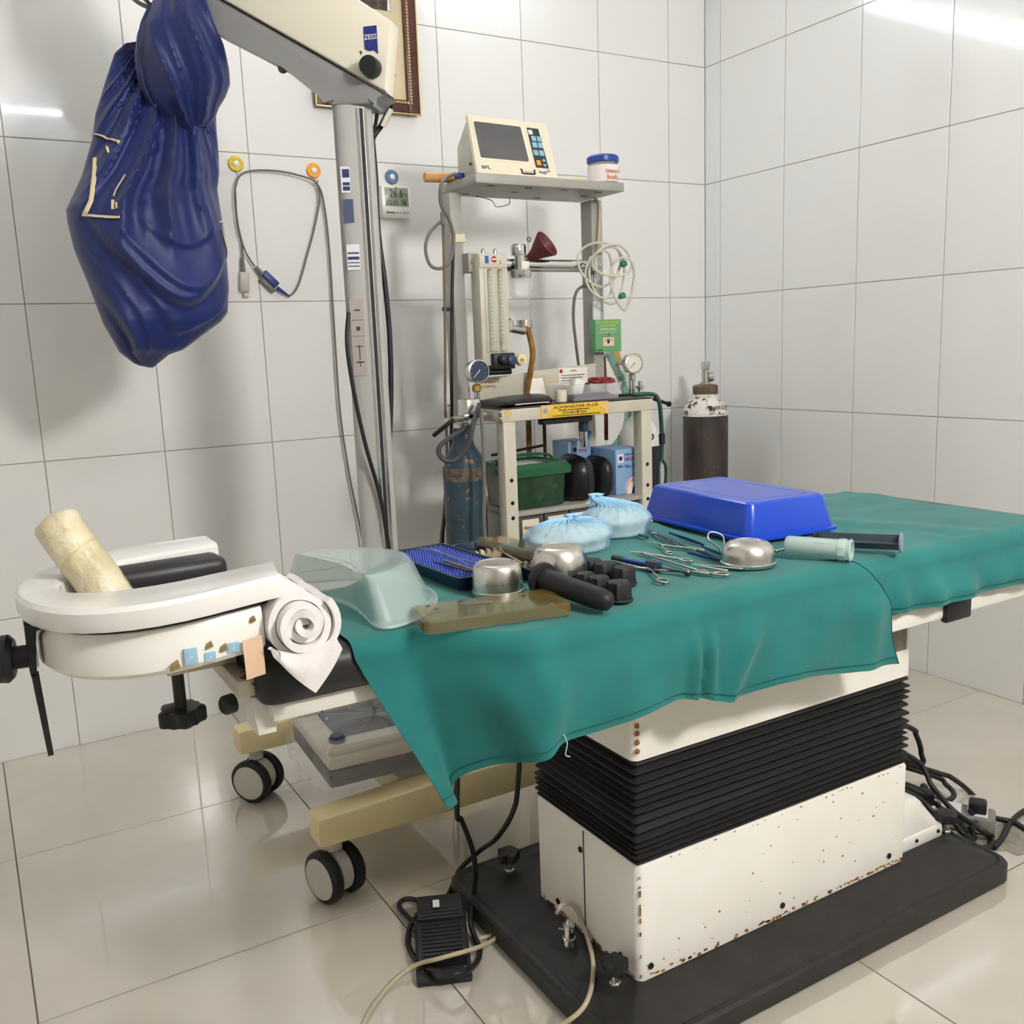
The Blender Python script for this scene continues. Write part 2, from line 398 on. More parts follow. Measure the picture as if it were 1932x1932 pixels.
# ================================================================ head rest with wrist ring
head = thing('head_rest', (-2.30, TY, .70), 'chipped white horseshoe head rest at the end of the operating table', 'head rest')
m_ring = M('chipped_white_gloss', (243, 242, 238), .2, coat=.3, wear=(38, .735, (80, 76, 74)))
m_pan = M('chipped_cream_gloss', (242, 240, 232), .25, coat=.2, wear=(30, .775, (150, 180, 200)), wear2=(44, .77, (150, 130, 84)))
def ushape(xc, yc, R, xl, xe, z, n=20, far=None):
    """U outline open to +x: left end at xl, arms end at xe"""
    P = [(xe, yc-R, z), ((xe+xc)/2, yc-R, z)]
    for k in range(n+1):
        t = -PI/2-PI*k/n
        P.append((xc+(xc-xl)*math.cos(t), yc+R*math.sin(t), z))
    P += [(((far or xe)+xc)/2, yc+R, z), (far or xe, yc+R, z)]; return P
def toe(x): return max(0, min(1, (x+2.41)/.22))
def bm_uband(bm, sec):
    """sec: list of (R, xl, z) closed section swept round the U"""
    rings = []
    for R, xl, z, xe, xf in sec:              # the arms toe in and rise a little towards their ends
        rings.append([(x, TY+(y-TY)*(1-.19*toe(x)), q+.010*toe(x)) for x, y, q in ushape(-2.27, TY, R, xl, xe, z, 20, xf)])
    n = len(rings[0]); k = len(rings)
    Vv = [[bm.verts.new(p) for p in r] for r in rings]
    for i in range(k):
        A, B = Vv[i], Vv[(i+1) % k]
        for j in range(n-1): bm.faces.new((A[j], A[j+1], B[j+1], B[j]))
    bm.faces.new([r[0] for r in Vv]); bm.faces.new([r[-1] for r in Vv])
bm = bmesh.new()
bm_uband(bm, [(.188, -2.448, .765, -2.192, -2.205), (.190, -2.45, .770, -2.190, -2.203), (.190, -2.45, .786, -2.190, -2.203), (.186, -2.446, .791, -2.190, -2.203),
              (.105, -2.412, .792, -2.176, -2.203), (.095, -2.404, .788, -2.174, -2.203), (.092, -2.402, .765, -2.176, -2.203)])
finish('wrist_ring', bm, m_ring, head, angle=30)
bm = bmesh.new()
bm_uband(bm, [(.170, -2.428, .706, -2.212, -2.212), (.176, -2.434, .712, -2.210, -2.210), (.176, -2.434, .742, -2.210, -2.210), (.168, -2.428, .756, -2.210, -2.210), (.150, -2.41, .760, -2.210, -2.210), (.08, -2.36, .758, -2.210, -2.210), (.08, -2.36, .706, -2.212, -2.212)])
finish('lower_pan', bm, m_pan, head, angle=35)
box2('pan_floor', (-2.37, TY-.085, .712), (-2.19, TY+.085, .75), m_leather, head, .004)
bm = bmesh.new()
bm_uband(bm, [(.165, -2.43, .757, -2.2, -2.2), (.165, -2.43, .766, -2.2, -2.2), (.10, -2.40, .766, -2.2, -2.2), (.10, -2.40, .757, -2.2, -2.2)])
finish('spacer_strip', bm, m_black, head)
# bracket and hand knob at the left end
p0 = V((-2.4459, -1.6000, 0.7618)); p1 = V((-2.4398, -1.6000, 0.6471))
dv = (p1-p0).normalized(); sx = dv.cross(Y).normalized()
prism('bracket_strap', [(0, 0), (.02, 0), (.02, .006), (.01, .008), (.006, .06), (0, .06)], p0, X, Z*-1, .03, m_black, head, .001)
prism('bracket_rod', [(-.004, 0), (.004, 0), (.003, .10), (-.003, .10)], V((-2.4417, -1.6000, 0.7054)), dv.cross(Y), dv, .008, m_dark, head, .0005)
kp = V((-2.4472, -1.5800, 0.7210))
hk = cyl('hand_knob', kp+V((-.012, .002, 0)), kp+V((-.062, .012, .002)), .028, m_black, head, .024, 12, .006)
cyl('knob_neck', kp+V((.008, 0, 0)), kp+V((-.014, .003, 0)), .013, m_rubber, hk)
cyl('knob_washer', kp+V((.011, 0, 0)), kp+V((.005, 0, 0)), .015, m_steel, hk)
# stickers and tape on the pan
m_bluesticker = M('blue_sticker', (150, 190, 214), .5, wear=(60, .6, (230, 232, 228)))
m_tape = M('beige_tape', (222, 190, 158), .75, bump=(500, .3, .001))
def pan_sticker(x0, x1, z0, z1, mat, name):
    t = toe((x0+x1)/2); y = TY-.1768*(1-.19*t); z0 += .010*t; z1 += .010*t
    box2(name, (x0, y-.0012, z0), (x1, y+.004, z1), mat, head, .0003)
pan_sticker(-2.302, -2.288, .713, .731, m_bluesticker, 'blue_sticker')
pan_sticker(-2.280, -2.268, .711, .721, m_bluesticker, 'blue_sticker')
pan_sticker(-2.255, -2.241, .713, .725, m_bluesticker, 'blue_sticker')
m_glue = M('old_glue', (178, 160, 110), .8, col2=(120, 104, 66), scale=90)
for x0, z0, s in ((-2.318, .712, .011), (-2.278, .726, .008), (-2.263, .718, .009), (-2.226, .742, .007)):
    t = toe(x0); prism('glue_patch', [(0, 0), (s, s*.2), (s*.8, s), (s*.2, s*.7)], (x0, TY-.1768*(1-.19*t)+.003, z0+.010*t), X, Z, .005, m_glue, head)
grid('tape', lambda u, v: (-2.238+u*.022, TY-.156-.004*math.sin(v*2), .733-v*.045+u*.003), 6, 10, m_tape, head, thick=.001)

# black gel cushion inside the ring and the wrapped roll
cu = thing('head_cushion', (-2.27, -1.50, .75), 'black vinyl cushion lying inside the white horseshoe ring', 'cushion')
bm = bmesh.new(); bm_box(bm, (0, 0, 0), (.165, .055, .040), None, .012, 3)
bmesh.ops.transform(bm, matrix=Matrix.Translation((-2.285, -1.505, .772)) @ Matrix.Rotation(.08, 4, 'Z'), verts=bm.verts)
finish('cushion', bm, m_leather, cu)
m_gauze = M('cream_wrap', (230, 222, 192), .28, col2=(202, 186, 142), scale=22, bump=(40, .9, .008), coat=.5)
def roll_fn(u, v):
    a, b = V((-2.345, -1.545, .758)), V((-2.40, -1.505, .868))
    x, y, d = frame_of(b-a); t = 2*PI*u
    r = .027*(1+.06*fbm((math.cos(t)*1.5, math.sin(t)*1.5, v*4), 1.3))
    r *= 1 if v < .9 else math.sqrt(max(0, 1-((v-.9)/.1)**2*.9))
    return a+(b-a)*v+(x*math.cos(t)+y*math.sin(t))*r
gr = thing('padded_roll', (-2.345, -1.545, .758), 'cream padded roll in clear wrap standing tilted in the head rest', 'roll')
grid('roll_body', roll_fn, 28, 24, m_gauze, gr, wrap=True, capu=True)
tube('wrap_band', [roll_fn(k/14, .55+.05*math.sin(2*PI*k/14)) for k in range(14)], .0012, M('clear_tape', (214, 196, 140), .2, coat=.6), gr, 3, 6, True)

# rolled white towel
m_towel = M('white_cotton', (240, 236, 234), .85, col2=(230, 225, 224), scale=30, bump=(90, .25, .002), sheen=.3)
tw = thing('rolled_towel', (-2.145, -1.57, .693), 'rolled white cotton towel between the head rest and the green drape', 'towel')
def spiral(u, v):
    turns = 4.1; th = u*turns*2*PI
    rr = .006+.036*u+.0022*fbm((u*13, v*3, 2), 1)*(.3+u)
    y = -1.725+v*.15+.007*math.sin(u*16+1)*(1-v)**6-.010*(1-u)*(1 if v < .06 else 0)
    cx, cz = -2.170, .742
    sq = 1+.07*math.cos(2*th+.6)
    return (cx+rr*math.cos(th)*sq*1.0, y, cz+rr*math.sin(th)*1.12*sq)
grid('towel_roll', spiral, 150, 16, m_towel, tw, thick=.0079)
def towel_tail(u, v):                    # the loose corner hanging from the roll
    x = -2.214+.080*u; low = .050*max(0, 1-abs(u-.58)/.58)**.9
    return (x+.004*v, -1.729-.003*math.sin(v*2.4)+.0015*math.sin(u*9+v*4), .722-.012*math.sin(u*PI)-low*v)
grid('towel_corner', towel_tail, 20, 10, m_towel, tw, thick=.003)

# ================================================================ green drapes
m_green = M('green_drape', (28, 116, 112), .9, col2=(23, 104, 101), scale=9, bump=(700, .12, .0006), sheen=.15)
m_hem = M('green_drape_seam', (22, 88, 82), .9)
def fold_y(x):                            # where the cloth leaves the mattress top
    return -1.695-.108*sstep(-2.04, -1.895, x)
def back_y(x): return -1.425+.11*sstep(-2.02, -1.895, x)
def drape_pt(x, s, ztop, y0, hang_len, wav, left=None):
    """s in 0..1 : across the top (0..ks) and down the front (ks..1)"""
    F = fold_y(x); ks = .46; R = .026
    top = .0035*fbm((x*5, s*5, .3), 1.5)*.6
    if s < ks:
        t = s/ks; y = y0+(F+R-y0)*t
        return V((x, y, ztop+top*(1-t*.5)))
    t = (s-ks)/(1-ks)*(hang_len)
    if t < R*PI/2:
        a = t/R; return V((x, F+R-R*math.sin(a), ztop-R+R*math.cos(a)+top*.5*(1-a/1.57)))
    h = t-R*PI/2
    return V((x, F-wav(x, h), ztop-R-h))
ZT = .6975
def wav1(x, h):
    k = sstep(0, .07, h)
    d = sstep(0, .05, h)*(.006+.004*sstep(-1.45, -1.40, x))+k*(.010*bump1(x, -1.655, .010)+.009*bump1(x, -1.625, .008)-.004*bump1(x, -1.64, .006))
    d += k*.016*bump1(x+.55*h, -1.53, .020)+k*.012*bump1(x-.35*h, -1.96, .022)*(1-sstep(.2, .3, h)*.3)
    d += k*.018*bump1(x, -1.88-.2*h, .028)+k*.008*math.sin(x*21+h*9)*sstep(.02, .15, h)+k*.006*math.sin(x*47+1+h*5)*sstep(.06, .2, h)
    d += .012*bump1(x, -1.30, .03)*k
    return d
XR = [(0, -1.338), (.29, -1.365), (.465, -1.383), (.65, -1.393), (.855, -1.383), (.94, -1.354), (1, -1.32), (1.12, -1.305), (1.3, -1.274), (1.5, -1.256), (1.8, -1.25), (2.1, -1.236)]
def drape1(u, v):
    xr = pl(XR, v/.46 if v < .46 else 1+(v-.46)/.54*1.05)
    x = -2.10+u*(xr+2.10)
    hang = pl([(0, .235), (.06, .232), (.16, .195), (.25, .160), (.36, .152), (.48, .152), (.58, .165), (.7, .166), (.8, .174), (.9, .180), (1, .192)], u)+.004*math.sin(u*23)
    p = drape_pt(x, v, ZT, back_y(x), hang, wav1)
    h = max(0, ZT-p.z-.02); lf = 1-sstep(0, .15, u)
    p.x += .44*h*lf
    p.y -= .045*sstep(.02, .2, h)*lf
    return p
d1 = thing('surgical_drape', (-1.68, TY, .69), 'teal green surgical cloth spread under the instruments, its corner hanging down', 'cloth')
grid('drape_sheet', drape1, 170, 120, m_green, d1, thick=.0014)
tube('hem_stitch', [drape1(k/90, .966)+V((0, -.0016, 0)) for k in range(91)], .0006, m_hem, d1, 1, 5)
e = drape1(.255, 1)
tube('loose_thread', [e+V((0, -.003, .014)), e+V((.003, -.006, .002)), e+V((.000, -.006, -.012)), e+V((.006, -.007, -.016))], .0007, M('pale_thread', (170, 226, 214), .8), d1, 4, 5)
tube('cut_edge', [drape1(1, k/60)+V((.0005, 0, .0006)) for k in range(20, 61)], .0011, m_hem, d1, 1, 5)
tube('tie_strap', [(-2.1138, -1.6200, 0.6129), (-2.1166, -1.6200, 0.6035), (-2.1227, -1.6200, 0.5897)], .0035, m_green, d1, 5, 6, flat=(1, .25))
def wav2(x, h):
    k = sstep(0, .05, h)
    return sstep(0, .05, h)*(.001+.009*sstep(-1.25, -1.22, x))+k*sstep(-1.25, -1.21, x)*(.008+.006*math.sin(x*33)+.006*bump1(x, -1.15, .02)+.003*math.sin(x*71+2))
def drape2(u, v):
    x = -1.42+u*.702
    endf = sstep(.90, 1, u)
    p = drape_pt(x, v, ZT-.0022-.018*endf**2, back_y(x)-.012*endf, .105, wav2)
    if v < .46:
        p.z += .0025*fbm((x*9, p.y*14, 1.2), 1)*sstep(.3, .5, u)+.006*bump1(x, -1.06, .02)*bump1(p.y, -1.76, .05)
        p.z += .004*math.sin((x+p.y*.5)*40)*bump1(x+.4*(p.y+1.7), -1.02, .09)*sstep(.1, .3, v)
        p.z = min(p.z, ZT-.0035) if u < .25 else p.z
    p.y += endf*.02*max(0, v-.46)
    return p
d2 = thing('surgical_drape', (-1.0, TY, .69), 'teal green surgical cloth covering the foot end, beneath the syringe plunger', 'cloth')
grid('drape_sheet', drape2, 110, 90, m_green, d2, thick=.0014)
tube('hem_stitch', [drape2(k/60, .955)+V((0, -.0016, 0)) for k in range(61)], .0008, m_hem, d2, 1, 5)


# ================================================================ things on the drapes
ZB = .7005
def clear(name, col, rough=.15, alpha=.5, sss=0, trans=0):
    return M(name, col, rough, alpha=alpha, trans=trans, coat=.3)
# --- kidney dish, upside down
m_frost = M('frosted_plastic', (214, 232, 226), .22, alpha=.42, coat=.5)
kd = thing('kidney_dish', (-1.99, -1.53, ZB), 'translucent kidney-shaped plastic dish turned upside down on the green cloth', 'dish')
def kidney(t, k):
    """outline at angle t, scale k; hollow side faces -x"""
    yy = math.sin(t); a = .140*k; b = .060*k
    cc = (1-abs(yy)**2.4)**.42
    x = math.copysign(b*cc, math.cos(t))+.066*(1-yy*yy)*(.35+.65*k)-.042; y = a*yy
    return x, y
def kd_fn(u, v):
    t = 2*PI*u
    prof = [(0, 0, 1.08), (.05, .003, 1.07), (.1, .004, 1.0), (.75, .053, .80), (.83, .059, .76), (.88, .061, .72), (.9, .0595, .70), (1, .059, .02)]
    z = pl([(a, b) for a, b, c in prof], v); k = pl([(a, c) for a, b, c in prof], v)
    x, y = kidney(t, k); c, s = math.cos(.15), math.sin(.15)
    return (-2.012+x*c-y*s, -1.519+x*s+y*c, ZB+z)
grid('dish_shell', kd_fn, 64, 34, m_frost, kd, wrap=True, angle=50)
tube('dish_rim', [kd_fn(k/48, .02) for k in range(48)], .002, m_frost, kd, 2, 6, True)
# --- instrument trays with pins
m_navy = M('navy_plastic', (20, 36, 64), .3, col2=(30, 46, 70), scale=8)
m_pin = M('blue_silicone', (92, 112, 206), .4)
def open_tray(t, cx, cy, sx, sy, h, rot, mat, wall=.003, name='tray_body'):
    R = Matrix.Rotation(rot, 3, 'Z'); bm = bmesh.new()
    def ring(o, z): return [tuple(R @ V((x, y, 0))+V((cx, cy, z))) for x, y, _ in rrect(-sx/2, sx/2, -sy/2, sy/2, .010, 0, o, 3)]
    bm_loops(bm, [ring(.005, ZB), ring(.003, ZB+.001), ring(0, ZB+h-.002), ring(-.001, ZB+h), ring(wall, ZB+h), ring(wall+.003, ZB+.004)])
    return finish(name, bm, mat, t, angle=40)
tr = thing('pin_tray', (-1.842, -1.447, ZB), 'navy instrument tray lined with rows of blue silicone pins', 'tray')
open_tray(tr, -1.842, -1.447, .108, .240, .019, .06, m_navy)
bm = bmesh.new(); R = Matrix.Rotation(.06, 3, 'Z')
for i in range(11):
    for j in range(25):
        p = R @ V((-.045+i*.009, -.108+j*.009, 0))+V((-1.842, -1.447, ZB+.004))
        bm_lathe(bm, [(.0019, 0), (.0017, .010), (.0009, .0145)], p, Z, 6)
tag(finish('silicone_pins', bm, m_pin, tr, smooth=False), kind='stuff')
m_brass = M('brass', (212, 186, 96), .3, .8)
def rod(name, p, q, r, mat, label, cat, group=None, z=0, r2=None):
    o = cyl(name, p, q, r, mat, None, r2, 10, .0004); return tag(o, label, cat, group)
zt = ZB+.019
rod('cannula', (-1.851, -1.445, zt), (-1.845, -1.545, zt), .0012, m_brass, 'thin golden cannula lying on the blue pins', 'cannula')
tube_o = tube('hook_probe', [(-1.83, -1.36, zt), (-1.828, -1.44, zt), (-1.815, -1.53, zt+.001), (-1.800, -1.556, zt+.003), (-1.79, -1.56, zt+.006)], .0008, m_chrome); tag(tube_o, 'fine bent steel probe lying on the blue pins near the tray rim', 'probe')
tube_o = tube('wire_probe', [(-1.845, -1.34, zt), (-1.836, -1.38, zt+.002), (-1.832, -1.45, zt), (-1.838, -1.505, zt)], .0007, m_chrome); tag(tube_o, 'fine straight steel probe at the back of the blue pins', 'probe')
fb = prism('black_forceps', [(0, 0), (.03, -.0022), (.085, -.004), (.1, 0), (.085, .004), (.03, .0022)], (-1.872, -1.452, zt), (.18, -1, 0), (1, .18, 0), .002, m_black, None, .0004)
tag(fb, 'small black forceps lying on the blue pins', 'forceps')
t2 = thing('instrument_tray', (-1.757, -1.465, ZB), 'navy instrument tray holding beige clip racks beside the pin tray', 'tray')
open_tray(t2, -1.756, -1.467, .055, .246, .017, .06, m_navy)
m_ivory = M('ivory_plastic', (216, 204, 160), .45)
def clip_rack(y):
    poly = [(0, 0), (.048, 0), (.048, .016)]
    for k in range(4):
        x = .048-.012*k; poly += [(x-.003, .016), (x-.003, .009), (x-.006, .007), (x-.008, .009), (x-.008, .013), (x-.011, .016)]
    poly += [(0, .016)]
    prism('clip_rack', poly, (-1.783, y, ZB+.004), X, Z, .006, m_ivory, t2, 0)
clip_rack(-1.42); clip_rack(-1.54)
sw = tube('cotton_swab', [(-1.752, -1.45, ZB+.021), (-1.763, -1.505, ZB+.021), (-1.770, -1.55, ZB+.021)], lambda t: .0028 if t < .13 else .0011, m_ivory); tag(sw, 'small ivory swab stick lying across the clip rack', 'swab')
m_amber = M('amber_plastic', (138, 112, 46), .08, alpha=.30, coat=.8)
m_amberd = M('amber_edge', (150, 130, 50), .15, alpha=.7, coat=.5)
def lid_shell(t, c, sx, sy, rot, z0, z1, mat, tilt=0):
    """a shallow lid, open below"""
    R_ = Matrix.Rotation(rot, 3, 'Z') @ Matrix.Rotation(tilt, 3, 'Y'); bm = bmesh.new()
    def ring(o, z): return [bm.verts.new(R_ @ V((x, y, z-z0))+V((c[0], c[1], z0))) for x, y, _ in rrect(-sx/2, sx/2, -sy/2, sy/2, .007, 0, o, 3)]
    rings = [ring(0, z0), ring(.0005, z1-.0022), ring(.0028, z1), ring(.006, z1)]; n = len(rings[0])
    inner = [ring(.0016, z0), ring(.0021, z1-.0030), ring(.0045, z1-.0016), ring(.006, z1-.0016)]
    for rs_ in (rings, inner):
        for A, B in zip(rs_, rs_[1:]):
            for k in range(n): bm.faces.new((A[k], A[(k+1) % n], B[(k+1) % n], B[k]))
        bm.faces.new(rs_[-1])
    for k in range(n): bm.faces.new((rings[0][k], rings[0][(k+1) % n], inner[0][(k+1) % n], inner[0][k]))
    return finish('lid_shell', bm, mat, t, angle=30)
am2 = thing('amber_lid', (-1.745, -1.50, ZB+.02), 'amber plastic lid leaning over the back of the instrument tray', 'lid')
lid_shell(am2, (-1.728, -1.497), .060, .215, .09, ZB+.019, ZB+.033, m_amber, .12)
am = thing('amber_lid', (-1.92, -1.70, ZB), 'amber plastic tray lid lying flat near the front edge of the cloth', 'lid')
lid_shell(am, (-1.914, -1.706), .196, .086, -.185, ZB, ZB+.0165, m_amber)
for x, y in ((-1.985, -1.665), (-1.982, -1.685), (-1.86, -1.70), (-1.855, -1.72), (-1.94, -1.67)): box('lid_slot', (x, y, ZB+.0168), (.005, .002, .0008), m_dark, am, 0)
box('lid_label', (-1.925, -1.69, ZB+.0169), (.042, .014, .0006), M('slate_label', (92, 92, 84), .4), am, 0, Matrix.Rotation(-.35, 3, 'Z'))
box2('lid_catch', (-2.013, -1.712, ZB), (-2.009, -1.698, ZB+.012), M('brown_catch', (130, 84, 36), .4), am, .0005)
# --- steel bowls, upside down
def bowl(c, r, rt, h, label, rim=.003):
    t = thing('steel_bowl', (c[0], c[1], ZB), label, 'bowl', 'upturned steel bowls on the green cloth')
    P = [(r-rim*.2, 0), (r, .002), (r, .005), (r-.0015, .006), (r-.002, .012)]
    n = 8
    for k in range(1, n+1):
        a = k/n*PI/2; P.append((rt+(r-.002-rt)*math.cos(a)**.9, .012+(h-.012)*math.sin(a)))
    P += [(rt*.93, h+.0008), (rt*.88, h-.0005), (.0005, h-.0012)]
    lathe('bowl_shell', P, (c[0], c[1], ZB), m_bowl, t, Z, 40)
    return t
m_bowl = M('dull_steel', (212, 208, 200), .2, 1, bump=(14, .06, .003), rvar=.12)
bowl((-1.846, -1.605), .0385, .029, .043, 'upturned steel bowl directly behind the flat amber lid')
bowl((-1.735, -1.598), .044, .027, .050, 'upturned steel bowl behind the black rubber handle cover')
bowl((-1.456, -1.705), .0425, .024, .036, 'upturned steel bowl in front of the blue plastic tray')
# --- black rubber handle cover and caps
hc = thing('handle_cover', (-1.80, -1.72, ZB), 'black rubber handle sleeve with a round flange lying beside the bowls', 'handle cover')
a, b = V((-1.806, -1.662, ZB+.0235)), V((-1.786, -1.797, ZB+.0155))
d = (b-a).normalized()
lathe('sleeve', [(.017, .004), (.0165, .02), (.0155, .06), (.0150, .115), (.013, .128), (.008, .134), (.002, .136)], a, m_rubber, hc, d, 24)
lathe('flange', [(.012, -.003), (.0235, -.003), (.0245, 0), (.0235, .005), (.017, .006)], a, m_rubber, hc, d, 28)
for dx in (-.018, .018): lathe('flange_hole', [(.004, 0), (.004, .0012)], a+frame_of(d)[0]*dx*.0+frame_of(d)[1]*dx-d*.0038, M('hole', (6, 6, 6), .9), hc, d, 10)
capd = ['front-most black rubber knob cap, nearest the cloth edge', 'black rubber knob cap at the right end of the back row', 'second black rubber knob cap from the right in the back row', 'third black rubber knob cap from the right in the back row', 'black rubber knob cap just behind the front-most one', 'black rubber knob cap beside the tip of the handle sleeve', 'black rubber knob cap farthest back, behind the second bowl']
for (x, y, s), lb in zip(((-1.737, -1.747, 1.05), (-1.678, -1.682, 1), (-1.684, -1.643, 1), (-1.682, -1.607, .95), (-1.736, -1.700, .95), (-1.732, -1.662, .85), (-1.682, -1.571, .9)), capd):
    t = thing('knob_cap', (x, y, ZB), lb, 'cap', 'black rubber knob caps')
    bm = bmesh.new(); n = 32
    def rg(r, z, lob=.07): return [(x+r*(1+lob*math.cos(8*2*PI*k/n))*math.cos(2*PI*k/n), y+r*(1+lob*math.cos(8*2*PI*k/n))*math.sin(2*PI*k/n), ZB+z) for k in range(n)]
    bm_loops(bm, [rg(.016*s, .002), rg(.0152*s, .022*s), rg(.014*s, .0245*s), rg(.011*s, .0255*s)])
    finish('cap_body', bm, m_rubber, t, angle=40)
    lathe('cap_lip', [(.0185*s, 0), (.019*s, .0015), (.0175*s, .003), (.013*s, .0032)], (x, y, ZB), m_rubber, t, Z, 28)
# --- two bundles wrapped in blue caps
m_film = M('blue_cap_fabric', (166, 212, 242), .55, alpha=.42, col2=(140, 200, 240), scale=16, bump=(60, .5, .004))
m_knot = M('blue_cap_gathered', (160, 210, 242), .6, bump=(120, .5, .003))
m_cotton = M('cream_padding', (226, 224, 200), .9, bump=(26, .5, .006))
def bundle(c, rx, ry, h, kx, ky, kh, label, seed):
    t = thing('wrapped_bundle', (c[0], c[1], ZB), label, 'bundle', 'bundles wrapped in blue caps')
    def body(u, v, g=0):
        a = 2*PI*u; ph = v*PI*.5                     # v 0 = base, 1 = top
        r = math.cos(ph)**.75 if v < 1 else 0
        z = math.sin(ph)**.9
        pl_ = math.sin(a*17+seed)*.5+math.sin(a*29+1.3*seed)*.35
        wob = 1+.06*fbm((math.cos(a)*2+seed, math.sin(a)*2, v*3), 1.2)+g*(.05*pl_*(sstep(.05, .9, v)))
        foot = 1-.16*(1-sstep(0, .25, v))
        x = rx*r*math.cos(a)*wob*foot; y = ry*r*math.sin(a)*wob*foot
        s = sstep(.72, 1, v)
        return V((c[0]+x+kx*s, c[1]+y+ky*s, ZB+h*z**.8*(1+.05*fbm((x*30+seed, y*30, 1), 1))+kh*sstep(.75, 1, v)))
    def inner(u, v):
        p = body(u, min(v, .97)); q = V((c[0], c[1], ZB+h*.35)); r = q+(p-q)*.93; r.z = max(r.z, ZB+.001); return r
    grid('padding', inner, 36, 16, m_cotton, t, wrap=True, capu=True)
    grid('cap_fabric', lambda u, v: body(u, v*.985, 1), 120, 26, m_film, t, wrap=True)
    k0 = body(0, .97)
    def knot(u, v):
        a = 2*PI*u; r = (.013+.004*math.sin(a*5+v*4))*(1-.35*math.sin(v*PI))*(1 if v < .98 else .1)
        return V((k0.x+kx*.2+r*math.cos(a)*1.2, k0.y+ky*.2+r*math.sin(a), k0.z-.010+v*.018))
    grid('knot', knot, 30, 9, m_knot, t, wrap=True, capu=True)
    bm = bmesh.new()
    for i in range(44):                              # gathered pleats running to the knot
        a = i/44+.02*math.sin(i*3.1)
        bm_tube(bm, [body(a, .35+.25*((i*7) % 5)/5, 1)+V((0, 0, .0008)), body(a+.008, .75, 1)+V((0, 0, .001)), body(a+.012, .93, 1)+V((0, 0, .0015)), k0+V((kx*.2, ky*.2, 0))], lambda q: .0004+.0009*q, 4, 5)
    tag(finish('pleats', bm, m_knot, t), kind='stuff')
bundle((-1.602, -1.428), .088, .066, .050, .004, .005, .0, 'low round bundle wrapped in a light blue cap, nearer the bowls', 1)
bundle((-1.462, -1.375), .072, .062, .056, -.030, .02, .010, 'taller bundle wrapped in a light blue cap, beside the blue plastic tray', 4)
# --- blue plastic tray, upside down
m_blue = M('blue_plastic', (20, 68, 190), .28, coat=.3, bump=(40, .02, .002))
bt = thing('plastic_tray', (-1.24, -1.45, ZB), 'large bright blue plastic tray turned upside down on the cloth', 'tray')
bm = bmesh.new(); R = Matrix.Rotation(-.07, 3, 'Z')
def btr(o, z, r=.02):
    return [tuple(R @ V((x, y, 0))+V((-1.238, -1.447, ZB+z))) for x, y, _ in rrect(-.105, .105, -.162, .162, r, 0, o, 5)]
bm_loops(bm, [btr(.002, .0), btr(-.003, .001), btr(-.003, .006), btr(.004, .0075), btr(.004, .010), btr(.016, .058), btr(.018, .0625), btr(.022, .065), btr(.040, .065), btr(.0415, .0636), btr(.043, .065), btr(.05, .0652)])
finish('tray_shell', bm, m_blue, bt, angle=28)
# --- syringe barrel and plunger
m_frost2 = M('frosted_syringe', (206, 228, 220), .3, alpha=.55, coat=.4)
p, q = V((-1.368, -1.700, ZB+.0165)), V((-1.322, -1.790, ZB+.0165)); d = (q-p).normalized(); Lb = (q-p).length
sb = thing('syringe_barrel', tuple(p-Z*.0165), 'empty frosted syringe barrel lying open end forward on the cloth', 'syringe barrel')
lathe('barrel', [(.003, -.002), (.0135, 0), (.0155, .004), (.0157, Lb-.006), (.0157, Lb), (.0138, Lb), (.0135, Lb-.004), (.0135, .006), (.002, .005)], p, m_frost2, sb, d, 28, False)
bm = bmesh.new(); x_, y_, a_ = frame_of(d)
for z0, in ((Lb*.80,),):
    bm_prism(bm, [(.0165*math.cos(t*PI/4+PI/8)*1.06, .0165*math.sin(t*PI/4+PI/8)*1.06) for t in range(8)], p+d*z0, x_, y_, .012, .002)
finish('barrel_flange', bm, m_frost2, sb)
lathe('open_rim', [(.0165, 0), (.0172, .001), (.0172, .003), (.0135, .004)], p+d*(Lb-.004), m_frost2, sb, d, 28, False)
bm = bmesh.new()
for i in range(3): bm_box(bm, p+d*(.045+i*.006)-Y*.0085-X*.009+Z*.0096, (.0015, .0015, .0006))
finish('scale_marks', bm, m_ink, sb, smooth=False)
m_slate = M('slate_plastic', (70, 80, 92), .4)
p, q = V((-1.285, -1.690, ZB+.0125)), V((-1.222, -1.802, ZB+.0165)); d = (q-p).normalized(); Lb = (q-p).length
sp = thing('syringe_plunger', tuple(p-Z*.0125), 'dark grey syringe plunger with a round thumb plate lying behind the frosted barrel', 'plunger')
x_, y_, a_ = frame_of(d); bm = bmesh.new()
for ang in (0, PI/2):
    c0, s0 = math.cos(ang), math.sin(ang); u_ = x_*c0+y_*s0
    bm_prism(bm, [(-.0125, 0), (.0125, 0), (.0125, Lb), (-.0125, Lb)], p-u_.cross(d)*.0008, u_, d, .0016)
finish('plunger_ribs', bm, m_slate, sp, smooth=False)
lathe('thumb_plate', [(.012, -.002), (.0162, -.0015), (.0162, .0015), (.015, .002)], q, M('grey_plate', (128, 138, 158), .5, bump=(300, .3, .001)), sp, d, 28)
lathe('plunger_seal', [(.008, -.008), (.0122, -.006), (.0122, -.004), (.011, -.003), (.011, -.001), (.0122, 0), (.0122, .002)], p, m_rubber, sp, d, 24)
